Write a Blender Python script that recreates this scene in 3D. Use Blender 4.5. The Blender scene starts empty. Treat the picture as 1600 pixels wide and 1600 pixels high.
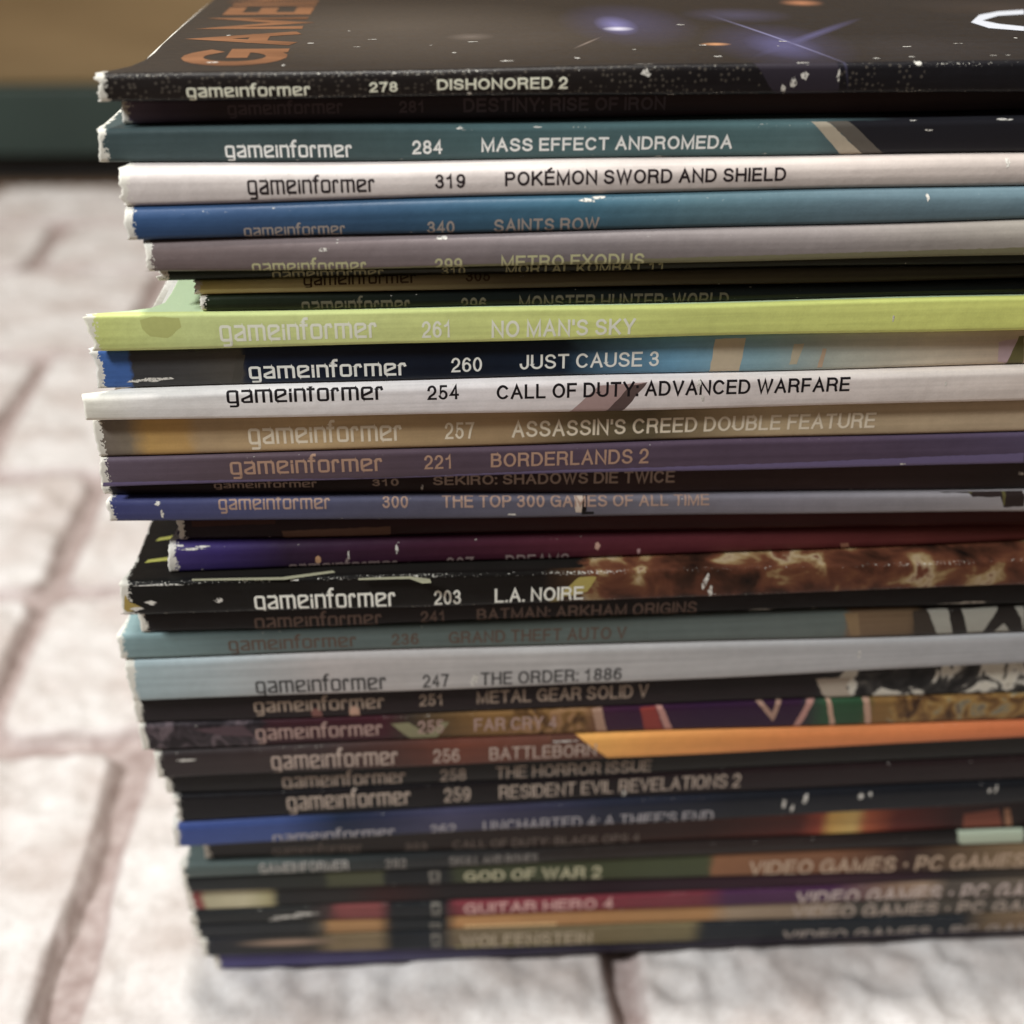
import bpy, bmesh, math, random
import numpy as np
from mathutils import Matrix, Vector
# All dimensions below are written in millimetres and divided by 1000 when meshes are made.
MM = 0.001
S = bpy.context.scene
COL = S.collection

# ------------------------------------------------------------------ camera
CAM = {'loc': [-7.711, -126.051, 152.92], 'x': [0.998236, -0.059192, 0.004609], 'y': [0.025692, 0.500651, 0.865268], 'z': [-0.053525, -0.863623, 0.501289]}
FOCUS_MM = 135.0
cd = bpy.data.cameras.new('camera'); cam = bpy.data.objects.new('camera', cd); COL.objects.link(cam)
cd.sensor_fit = 'HORIZONTAL'; cd.sensor_width = 36.0; cd.lens = 45.0
cd.clip_start = 0.005; cd.clip_end = 20.0
_x, _y, _z, _l = CAM['x'], CAM['y'], CAM['z'], CAM['loc']
cam.matrix_world = Matrix(((_x[0], _y[0], _z[0], _l[0]*MM), (_x[1], _y[1], _z[1], _l[1]*MM), (_x[2], _y[2], _z[2], _l[2]*MM), (0, 0, 0, 1)))
cd.dof.use_dof = True; cd.dof.focus_distance = FOCUS_MM*MM; cd.dof.aperture_fstop = 16.5
S.camera = cam

# ------------------------------------------------------------------ light
def hexlin(h, k=1.0):
    out = []
    for i in (0, 2, 4):
        c = int(h[i:i+2], 16)/255
        c = c/12.92 if c <= 0.04045 else ((c+0.055)/1.055)**2.4
        if k != 1.0: c = 0.6*(c/0.6)**1.15
        out.append(min(c*k, 0.85))
    l = .3*out[0]+.55*out[1]+.15*out[2]; sat = 0.77 if k != 1.0 else 1.0
    return tuple(l+(c-l)*sat for c in out)+(1.0,)

W = bpy.data.worlds.new('World'); S.world = W; W.use_nodes = True
W.node_tree.nodes['Background'].inputs[0].default_value = (1.0, 0.80, 0.66, 1)
W.node_tree.nodes['Background'].inputs[1].default_value = 0.10

def area(name, loc, target, size, power, colour, size_y=None):
    d = bpy.data.lights.new(name, 'AREA'); d.energy = power; d.color = colour
    d.size = size
    if size_y: d.shape = 'RECTANGLE'; d.size_y = size_y
    o = bpy.data.objects.new(name, d); COL.objects.link(o); o.location = loc
    o.rotation_euler = (Vector(target)-Vector(loc)).to_track_quat('-Z', 'Y').to_euler()
    return o
# a window beside and a little in front of the stack, and a ceiling lamp above it
area('window_light', (-0.465, -0.235, 0.60), (0.0, 0.0, 0.07), 0.11, 6.6, (0.95, 0.98, 1.0))
area('ceiling_light', (-0.055, 0.012, 0.97), (0.0, 0.0, 0.1), 0.055, 6.0, (1.0, 0.97, 0.92))
S.view_settings.view_transform = 'Standard'; S.view_settings.look = 'None'
S.view_settings.exposure = 0.03; S.view_settings.gamma = 1.0
S.view_settings.use_curve_mapping = False
S.render.engine = 'CYCLES'
try:
    S.cycles.use_denoising = True
    S.cycles.max_bounces = 6
except Exception: pass

# ------------------------------------------------------------------ helpers
def nodes_of(m):
    m.use_nodes = True
    nt = m.node_tree; return nt, nt.nodes, nt.links, nt.nodes['Principled BSDF']

def mk_mesh(name, verts, faces, mats, parent=None, smooth=True, fmat=None):
    me = bpy.data.meshes.new(name)
    me.from_pydata([(x*MM, y*MM, z*MM) for x, y, z in verts], [], faces)
    for m in mats: me.materials.append(m)
    if fmat is not None: me.polygons.foreach_set('material_index', fmat)
    me.polygons.foreach_set('use_smooth', [smooth]*len(me.polygons))
    me.update()
    o = bpy.data.objects.new(name, me); COL.objects.link(o)
    if parent: o.parent = parent
    return o

def empty(name, loc, label, cat, group=None):
    o = bpy.data.objects.new(name, None); COL.objects.link(o); o.empty_display_size = 0.01
    o.location = tuple(c*MM for c in loc); o['label'] = label; o['category'] = cat
    if group: o['group'] = group
    return o

def vnoise(shape, cells, seed):
    """smooth value noise in [0,1] on a grid"""
    r = np.random.RandomState(seed)
    g = r.rand(cells[0]+3, cells[1]+3)
    u = np.linspace(0, cells[0], shape[0]); v = np.linspace(0, cells[1], shape[1])
    iu = u.astype(int); iv = v.astype(int); fu = u-iu; fv = v-iv
    fu = (fu*fu*(3-2*fu))[:, None]; fv = (fv*fv*(3-2*fv))[None, :]
    a = g[np.ix_(iu, iv)]; b = g[np.ix_(iu+1, iv)]; c = g[np.ix_(iu, iv+1)]; d = g[np.ix_(iu+1, iv+1)]
    return (a*(1-fu)+b*fu)*(1-fv)+(c*(1-fu)+d*fu)*fv

# ------------------------------------------------------------------ the white brick sheet
X0, X1, Y0, Y1 = -310.0, 235.0, -75.0, 423.0
STEP = 0.9
nx = int((X1-X0)/STEP); ny = int((Y1-Y0)/STEP)
gx = np.linspace(X0, X1, nx); gy = np.linspace(Y0, Y1, ny)
rows = [-92.0, -42.0, 59.5, 109.5, 164.0, 241.0, 318.0, 373.0, 470.0]
jx = [-30.0, -64.5, -93.5, -93.0, -126.0, -104.0, -152.0, -112.0]
PITCH = 81.5
HX, HY = np.meshgrid(gx, gy, indexing='ij')
dist = np.full(HX.shape, -9.0)
for r in range(len(rows)-1):
    ya, yb = rows[r], rows[r+1]
    sel = (HY >= ya) & (HY < yb)
    cx = jx[r] + PITCH*np.floor((HX-jx[r])/PITCH) + PITCH/2
    hw, hh, rad = PITCH/2-2.4, (yb-ya)/2-2.2, 5.5
    wob = 2.2*(vnoise(HX.shape, (26, 24), 5)-0.5)
    qx = np.abs(HX-cx)-(hw-rad)+wob; qy = np.abs(HY-(ya+yb)/2)-(hh-rad)+wob
    d = np.sqrt(np.maximum(qx, 0)**2+np.maximum(qy, 0)**2)+np.minimum(np.maximum(qx, qy), 0)-rad
    dist = np.where(sel, -d, dist)          # positive inside a brick
t = np.clip((dist+0.3)/1.25, 0, 1); prof_ = t*t*(3-2*t)
rough = (vnoise(HX.shape, (150, 136), 1)-0.5)*0.55+(vnoise(HX.shape, (300, 272), 2)-0.5)*0.35+(vnoise(HX.shape, (45, 41), 3)-0.5)*0.7
lump = np.clip(vnoise(HX.shape, (110, 100), 8)-0.6, 0, 1)*2.2*np.clip(vnoise(HX.shape, (16, 15), 9)*2-0.8, 0, 1)
H = -3.6+prof_*2.9+2.1*rough*(0.25+0.75*prof_)+1.9*lump*prof_
H = np.where(H > -0.1, -0.1+0.22*np.tanh((H+0.1)/0.5), H)
verts = np.stack([HX, HY, H], -1).reshape(-1, 3)*MM
ii, jj = np.meshgrid(np.arange(nx-1), np.arange(ny-1), indexing='ij')
a = (ii*ny+jj).ravel(); quads = np.stack([a, a+ny, a+ny+1, a+1], -1)
me = bpy.data.meshes.new('brick_ground')
me.vertices.add(len(verts)); me.vertices.foreach_set('co', verts.ravel())
me.loops.add(quads.size); me.loops.foreach_set('vertex_index', quads.ravel().astype(np.int32))
me.polygons.add(len(quads)); me.polygons.foreach_set('loop_start', (np.arange(len(quads))*4).astype(np.int32))
me.polygons.foreach_set('loop_total', np.full(len(quads), 4, np.int32)); me.polygons.foreach_set('use_smooth', np.ones(len(quads), bool))
me.update(calc_edges=True)
at = me.attributes.new('brick', 'FLOAT', 'POINT'); at.data.foreach_set('value', np.clip((dist.ravel()-0.1)/1.8, 0, 1).astype(np.float32))
m = bpy.data.materials.new('whitewashed_brick'); nt, N, LK, B = nodes_of(m)
an = N.new('ShaderNodeAttribute'); an.attribute_name = 'brick'
tc = N.new('ShaderNodeTexCoord')
n1 = N.new('ShaderNodeTexNoise'); n1.inputs['Scale'].default_value = 55; n1.inputs['Detail'].default_value = 6; LK.new(tc.outputs['Object'], n1.inputs['Vector'])
n2 = N.new('ShaderNodeTexNoise'); n2.inputs['Scale'].default_value = 320; n2.inputs['Detail'].default_value = 4; LK.new(tc.outputs['Object'], n2.inputs['Vector'])
r1 = N.new('ShaderNodeValToRGB'); r1.color_ramp.elements[0].position = 0.36; r1.color_ramp.elements[0].color = (0.50, 0.44, 0.405, 1)
r1.color_ramp.elements[1].position = 0.58; r1.color_ramp.elements[1].color = (0.635, 0.60, 0.572, 1); LK.new(n1.outputs['Fac'], r1.inputs['Fac'])
r2 = N.new('ShaderNodeValToRGB'); r2.color_ramp.elements[0].position = 0.25; r2.color_ramp.elements[0].color = (0.28, 0.21, 0.19, 1)
r2.color_ramp.elements[1].position = 0.75; r2.color_ramp.elements[1].color = (0.44, 0.365, 0.34, 1); LK.new(n2.outputs['Fac'], r2.inputs['Fac'])
ad = N.new('ShaderNodeMath'); ad.operation = 'MULTIPLY_ADD'; LK.new(n2.outputs['Fac'], ad.inputs[0]); ad.inputs[1].default_value = 0.35; ad.inputs[2].default_value = -0.17
sm = N.new('ShaderNodeMath'); sm.operation = 'ADD'; sm.use_clamp = True; LK.new(an.outputs['Fac'], sm.inputs[0]); LK.new(ad.outputs[0], sm.inputs[1])
mx = N.new('ShaderNodeMixRGB'); LK.new(sm.outputs[0], mx.inputs['Fac']); LK.new(r2.outputs[0], mx.inputs[1]); LK.new(r1.outputs[0], mx.inputs[2])
n3 = N.new('ShaderNodeTexNoise'); n3.inputs['Scale'].default_value = 1100; n3.inputs['Detail'].default_value = 5; LK.new(tc.outputs['Object'], n3.inputs['Vector'])
r3 = N.new('ShaderNodeValToRGB'); r3.color_ramp.elements[0].position = .36; r3.color_ramp.elements[0].color = (.62, .56, .52, 1); r3.color_ramp.elements[1].position = .52; r3.color_ramp.elements[1].color = (1, 1, 1, 1); LK.new(n3.outputs['Fac'], r3.inputs['Fac'])
mg3 = N.new('ShaderNodeMixRGB'); mg3.blend_type = 'MULTIPLY'; mg3.inputs['Fac'].default_value = .22; LK.new(mx.outputs[0], mg3.inputs[1]); LK.new(r3.outputs[0], mg3.inputs[2])
LK.new(mg3.outputs[0], B.inputs['Base Color']); B.inputs['Roughness'].default_value = 0.5; B.inputs['Specular IOR Level'].default_value = .4
bp = N.new('ShaderNodeBump'); bp.inputs['Strength'].default_value = 0.4; bp.inputs['Distance'].default_value = 0.0006; LK.new(n2.outputs['Fac'], bp.inputs['Height']); LK.new(bp.outputs[0], B.inputs['Normal'])
me.materials.append(m)
g = bpy.data.objects.new('ground', me); COL.objects.link(g); g['kind'] = 'structure'
g['label'] = 'whitewashed brick patterned sheet under the stack'
# the table top under and beyond the sheet
def box_bm(bm, x0, x1, y0, y1, z0, z1):
    v = [bm.verts.new((x*MM, y*MM, z*MM)) for x in (x0, x1) for y in (y0, y1) for z in (z0, z1)]
    for f in ((0, 1, 3, 2), (4, 6, 7, 5), (0, 4, 5, 1), (2, 3, 7, 6), (0, 2, 6, 4), (1, 5, 7, 3)): bm.faces.new([v[k] for k in f])
def box_obj(name, dims, mat, parent=None, bev=0.0):
    bm = bmesh.new(); box_bm(bm, *dims)
    if bev: bmesh.ops.bevel(bm, geom=list(bm.edges), offset=bev*MM, segments=3, affect='EDGES', profile=0.5)
    bmesh.ops.recalc_face_normals(bm, faces=bm.faces)
    me = bpy.data.meshes.new(name); bm.to_mesh(me); bm.free(); me.materials.append(mat)
    o = bpy.data.objects.new(name, me); COL.objects.link(o)
    if parent: o.parent = parent
    return o
def simple_mat(name, col, rough, c2=None, scale=(20, 20, 20), detail=5, bump=0):
    m = bpy.data.materials.new(name); nt, N, LK, B = nodes_of(m)
    tc = N.new('ShaderNodeTexCoord'); mp = N.new('ShaderNodeMapping'); mp.inputs['Scale'].default_value = scale
    LK.new(tc.outputs['Object'], mp.inputs['Vector'])
    n = N.new('ShaderNodeTexNoise'); n.inputs['Scale'].default_value = 1; n.inputs['Detail'].default_value = detail; LK.new(mp.outputs[0], n.inputs['Vector'])
    r = N.new('ShaderNodeValToRGB'); r.color_ramp.elements[0].position = 0.3; r.color_ramp.elements[1].position = 0.7
    r.color_ramp.elements[0].color = c2 or col; r.color_ramp.elements[1].color = col; LK.new(n.outputs['Fac'], r.inputs['Fac'])
    LK.new(r.outputs[0], B.inputs['Base Color']); B.inputs['Roughness'].default_value = rough
    if bump:
        b = N.new('ShaderNodeBump'); b.inputs['Strength'].default_value = bump; b.inputs['Distance'].default_value = 0.0005; LK.new(n.outputs['Fac'], b.inputs['Height']); LK.new(b.outputs[0], B.inputs['Normal'])
    return m
wood = simple_mat('amber_wood', (0.25, 0.165, 0.075, 1), 0.4, (0.12, 0.072, 0.026, 1), (5, 5, 22))
green = simple_mat('dark_green_paint', (0.018, 0.034, 0.026, 1), 0.5, (0.012, 0.024, 0.018, 1))
dark = simple_mat('plinth_shadow_tone', (0.03, 0.026, 0.022, 1), 0.7, (0.02, 0.018, 0.016, 1))  # near-black colour stands in for the shadow gap under the green rail
tbl = simple_mat('table_top_wood', (0.16, 0.10, 0.06, 1), 0.5, (0.10, 0.06, 0.035, 1), (6, 60, 6))
t_ = box_obj('table_top', (-900, 900, -700, 640, -24, -4.2), tbl, bev=2); t_['kind'] = 'structure'
cab = empty('wooden_cabinet', (0, 437, -4), 'blurred amber wood cabinet front with dark green base rail behind the brick sheet', 'cabinet')
def rel(o, par):
    o.parent = par; o.matrix_parent_inverse = par.matrix_world.inverted(); return o
bpy.context.view_layer.update()
for nm, dm, mt in (('plinth', (-600, 600, 448, 484, -4.1, 9.0), dark), ('base_rail', (-600, 600, 436, 484, 9.05, 37.0), green), ('front_panel', (-600, 600, 444, 484, 37.05, 330.0), wood)):
    o = box_obj(nm, dm, mt, bev=1.0); rel(o, cab)

# ------------------------------------------------------------------ lettering: strokes laid out as printed ribbons
def arc(cx, cy, rx, ry, a0, a1, n=12):
    n = max(3, int(abs(a1-a0)/18))
    return [(cx+rx*math.cos(math.radians(a0+(a1-a0)*i/n)), cy+ry*math.sin(math.radians(a0+(a1-a0)*i/n))) for i in range(n+1)]
GL = {
 'A': (.84, [[(0, 0), (.5, 1), (1, 0)], [(.2, .36), (.8, .36)]]),
 'B': (.76, [[(0, 0), (0, 1), (.58, 1)]+arc(.58, .77, .36, .23, 90, -90)+[(0, .54)], [(0, .54), (.6, .54)]+arc(.62, .27, .38, .27, 90, -90)+[(0, 0)]]),
 'C': (.84, [arc(.52, .5, .52, .5, 42, 318)]),
 'D': (.82, [[(0, 0), (0, 1), (.4, 1)]+arc(.45, .5, .55, .5, 90, -90)+[(0, 0)]]),
 'E': (.72, [[(1, 1), (0, 1), (0, 0), (1, 0)], [(0, .52), (.9, .52)]]),
 'F': (.68, [[(1, 1), (0, 1), (0, 0)], [(0, .5), (.86, .5)]]),
 'G': (.88, [arc(.52, .5, .52, .5, 42, 335)+[(1, .47), (.58, .47)], [(1, .47), (1, .02)]]),
 'H': (.80, [[(0, 0), (0, 1)], [(1, 0), (1, 1)], [(0, .52), (1, .52)]]),
 'I': (.14, [[(.5, 0), (.5, 1)]]),
 'J': (.62, [[(1, 1), (1, .32)]+arc(.5, .31, .5, .31, 0, -180)]),
 'K': (.80, [[(0, 0), (0, 1)], [(.95, 1), (0, .34)], [(.34, .56), (1, 0)]]),
 'L': (.66, [[(0, 1), (0, 0), (1, 0)]]),
 'M': (.94, [[(0, 0), (0, 1), (.5, .04), (1, 1), (1, 0)]]),
 'N': (.80, [[(0, 0), (0, 1), (1, 0), (1, 1)]]),
 'O': (.88, [arc(.5, .5, .5, .5, 0, 360)]),
 'P': (.74, [[(0, 0), (0, 1), (.58, 1)]+arc(.6, .73, .4, .27, 90, -90)+[(0, .46)]]),
 'R': (.80, [[(0, 0), (0, 1), (.58, 1)]+arc(.6, .75, .36, .25, 90, -90)+[(0, .5)], [(.55, .5), (.82, .43), (.9, .3), (.92, .1), (.98, 0)]]),
 'S': (.76, [arc(.5, .755, .45, .245, 15, 235)+[(.5, .52), (.72, .46)]+arc(.5, .25, .5, .25, 45, -168)]),
 'T': (.74, [[(0, 1), (1, 1)], [(.5, 1), (.5, 0)]]),
 'U': (.80, [[(0, 1), (0, .32)]+arc(.5, .32, .5, .32, 180, 360)+[(1, 1)]]),
 'V': (.80, [[(0, 1), (.5, 0), (1, 1)]]),
 'W': (1.12, [[(0, 1), (.26, 0), (.5, 1), (.74, 0), (1, 1)]]),
 'X': (.80, [[(0, 0), (1, 1)], [(0, 1), (1, 0)]]),
 'Y': (.80, [[(0, 1), (.5, .42), (1, 1)], [(.5, .42), (.5, 0)]]),
 'Z': (.74, [[(0, 1), (1, 1), (0, 0), (1, 0)]]),
 '0': (.66, [arc(.5, .5, .5, .5, 0, 360)]),
 '1': (.66, [[(.1, .74), (.4, .8), (.58, 1), (.58, 0)]]),
 '2': (.66, [arc(.5, .71, .48, .29, 172, -25)+[(.75, .42), (.2, .2), (.02, 0), (1, 0)]]),
 '3': (.66, [arc(.48, .76, .42, .24, 165, -90)+[(.38, .52)], [(.38, .52)]+arc(.48, .26, .5, .26, 88, -165)]),
 '4': (.66, [[(.76, 0), (.76, 1), (0, .3), (1, .3)]]),
 '5': (.66, [[(.92, 1), (.2, 1), (.1, .46)]+arc(.48, .32, .5, .32, 128, -160)]),
 '6': (.66, [arc(.5, .31, .5, .31, 180, -180), arc(.55, .5, .55, .5, 48, 205)]),
 '7': (.66, [[(0, 1), (1, 1), (.6, .5), (.38, 0)]]),
 '8': (.66, [arc(.5, .76, .43, .24, -90, 270), arc(.5, .26, .5, .26, 90, 450)]),
 '9': (.66, [arc(.5, .69, .5, .31, 0, 360), arc(.45, .5, .55, .5, 25, -132)]),
 ':': (.14, [[(.5, 0), (.5, .03)], [(.5, .66), (.5, .69)]]),
 '.': (.14, [[(.5, 0), (.5, .03)]]),
 "'": (.14, [[(.5, .78), (.5, 1)]]),
 '•': (.30, [arc(.5, .48, .2, .07, 0, 360)]),
 'É': (.72, [[(1, 1), (0, 1), (0, 0), (1, 0)], [(0, .52), (.9, .52)], [(.4, 1.17), (.7, 1.33)]]),
}
def rrect(w, r=.22): return arc(w-r, r, r, r, -90, 0)+arc(w-r, 1-r, r, r, 0, 90)+arc(r, 1-r, r, r, 90, 180)+arc(r, r, r, r, 180, 270)+[(w-r, 0)]
LOGO = {
 'g': (.82, [rrect(.82, .18), [(.82, .9), (.82, -.28)]+arc(.64, -.26, .18, .16, 0, -90)+[(.22, -.42)]]),
 'a': (.80, [[(.06, 1), (.62, 1)]+arc(.62, .82, .18, .18, 90, 0)+[(.8, 0), (.14, 0), (0, .12), (.02, .3), (.78, .62)]]),
 'm': (1.30, [[(0, 0), (0, 1), (1.12, 1)]+arc(1.12, .82, .18, .18, 90, 0)+[(1.3, 0)], [(.65, 1), (.65, 0)]]),
 'e': (.84, [[(.84, 0), (.18, 0)]+arc(.18, .18, .18, .18, 270, 180)+arc(.18, .82, .18, .18, 180, 90)+[(.7, 1), (.84, .9), (.82, .68), (.08, .36)]]),
 'i': (.0, [[(0, 0), (0, .66)], [(0, .93), (0, 1.0)]]),
 'n': (.80, [[(0, 0), (0, 1), (.62, 1)]+arc(.62, .82, .18, .18, 90, 0)+[(.8, 0)]]),
 'f': (.36, [[(.1, 0), (.1, 1.2)]+arc(.3, 1.2, .2, .3, 180, 90)+[(.42, 1.5)], [(-.12, 1), (.36, 1)]]),
 'o': (.82, [rrect(.82, .18)]),
 'r': (.46, [[(0, 0), (0, .82)]+arc(.18, .82, .18, .18, 180, 90)+[(.40, 1), (.46, .86)]]),
}
def layout(text, u0, u1, h, hw, logo=False):
    """strokes (polylines) in (u, v) with v=0 the baseline, plus half stroke width in mm"""
    if logo:
        adv = []; x = 0; s_ = .24+.2
        for ch in text:
            w, st = LOGO[ch]; adv.append((x, st)); x += w+s_
        tot = x-s_+.2; kx = (u1-u0)/tot; ky = h/1.2
        hwm = .122*min(kx, ky)
        return [[(u0+(X+px+.1)*kx, (py*1.0+.1)*ky) for px, py in pl] for X, st in adv for pl in st], hwm
    x = 0; items = []
    for ch in text:
        if ch == ' ': x += .34; continue
        w, st = GL[ch]; inner = max(w-2*hw, 0.001) if w >= .2 else 0
        if w < .2: inner = 0
        for pl in st: items.append([(x+hw+px*inner if w >= .2 else x+w/2, hw+py*(1-2*hw)) for px, py in pl])
        x += w+.13
    tot = x-.13; k = (u1-u0)/tot
    return [[(u0+px*k, py*h) for px, py in pl] for pl in items], hw*min(k, h*1.15)
def ribbon(pl, hw):
    """quads of a mitred stroke of half width hw"""
    n = len(pl); closed = math.dist(pl[0], pl[-1]) < hw*.2 and n > 3
    P = pl[:-1] if closed else list(pl)
    n = len(P); Ls = []; Rs = []
    for i, p in enumerate(P):
        a = P[i-1] if (i > 0 or closed) else None
        b = P[(i+1) % n] if (i < n-1 or closed) else None
        d1 = d2 = None
        if a: l = math.dist(a, p) or 1e-9; d1 = ((p[0]-a[0])/l, (p[1]-a[1])/l)
        if b: l = math.dist(b, p) or 1e-9; d2 = ((b[0]-p[0])/l, (b[1]-p[1])/l)
        if d1 is None: d1 = d2; p = (p[0]-d2[0]*hw, p[1]-d2[1]*hw)
        elif d2 is None: d2 = d1; p = (p[0]+d1[0]*hw, p[1]+d1[1]*hw)
        nx_, ny_ = -(d1[1]+d2[1]), d1[0]+d2[0]; l = math.hypot(nx_, ny_)
        if l < 1e-6: nx_, ny_, l = -d1[1], d1[0], 1
        nx_, ny_ = nx_/l, ny_/l
        c = max(nx_*-d1[1]+ny_*d1[0], .42)
        k = hw/c
        Ls.append((p[0]+nx_*k, p[1]+ny_*k)); Rs.append((p[0]-nx_*k, p[1]-ny_*k))
    out = []
    for i in range(n if closed else n-1):
        j = (i+1) % n
        out.append([Rs[i], Rs[j], Ls[j], Ls[i]])
    return out
def clip(poly, axis, val, keep_ge):
    out = []
    for i in range(len(poly)):
        a, b = poly[i-1], poly[i]
        ia = (a[axis] >= val) == keep_ge or a[axis] == val; ib = (b[axis] >= val) == keep_ge or b[axis] == val
        if ia != ib:
            f = (val-a[axis])/(b[axis]-a[axis]); q = [a[0]+(b[0]-a[0])*f, a[1]+(b[1]-a[1])*f]; q[axis] = val; out.append(tuple(q))
        if ib: out.append(b)
    return out

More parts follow.
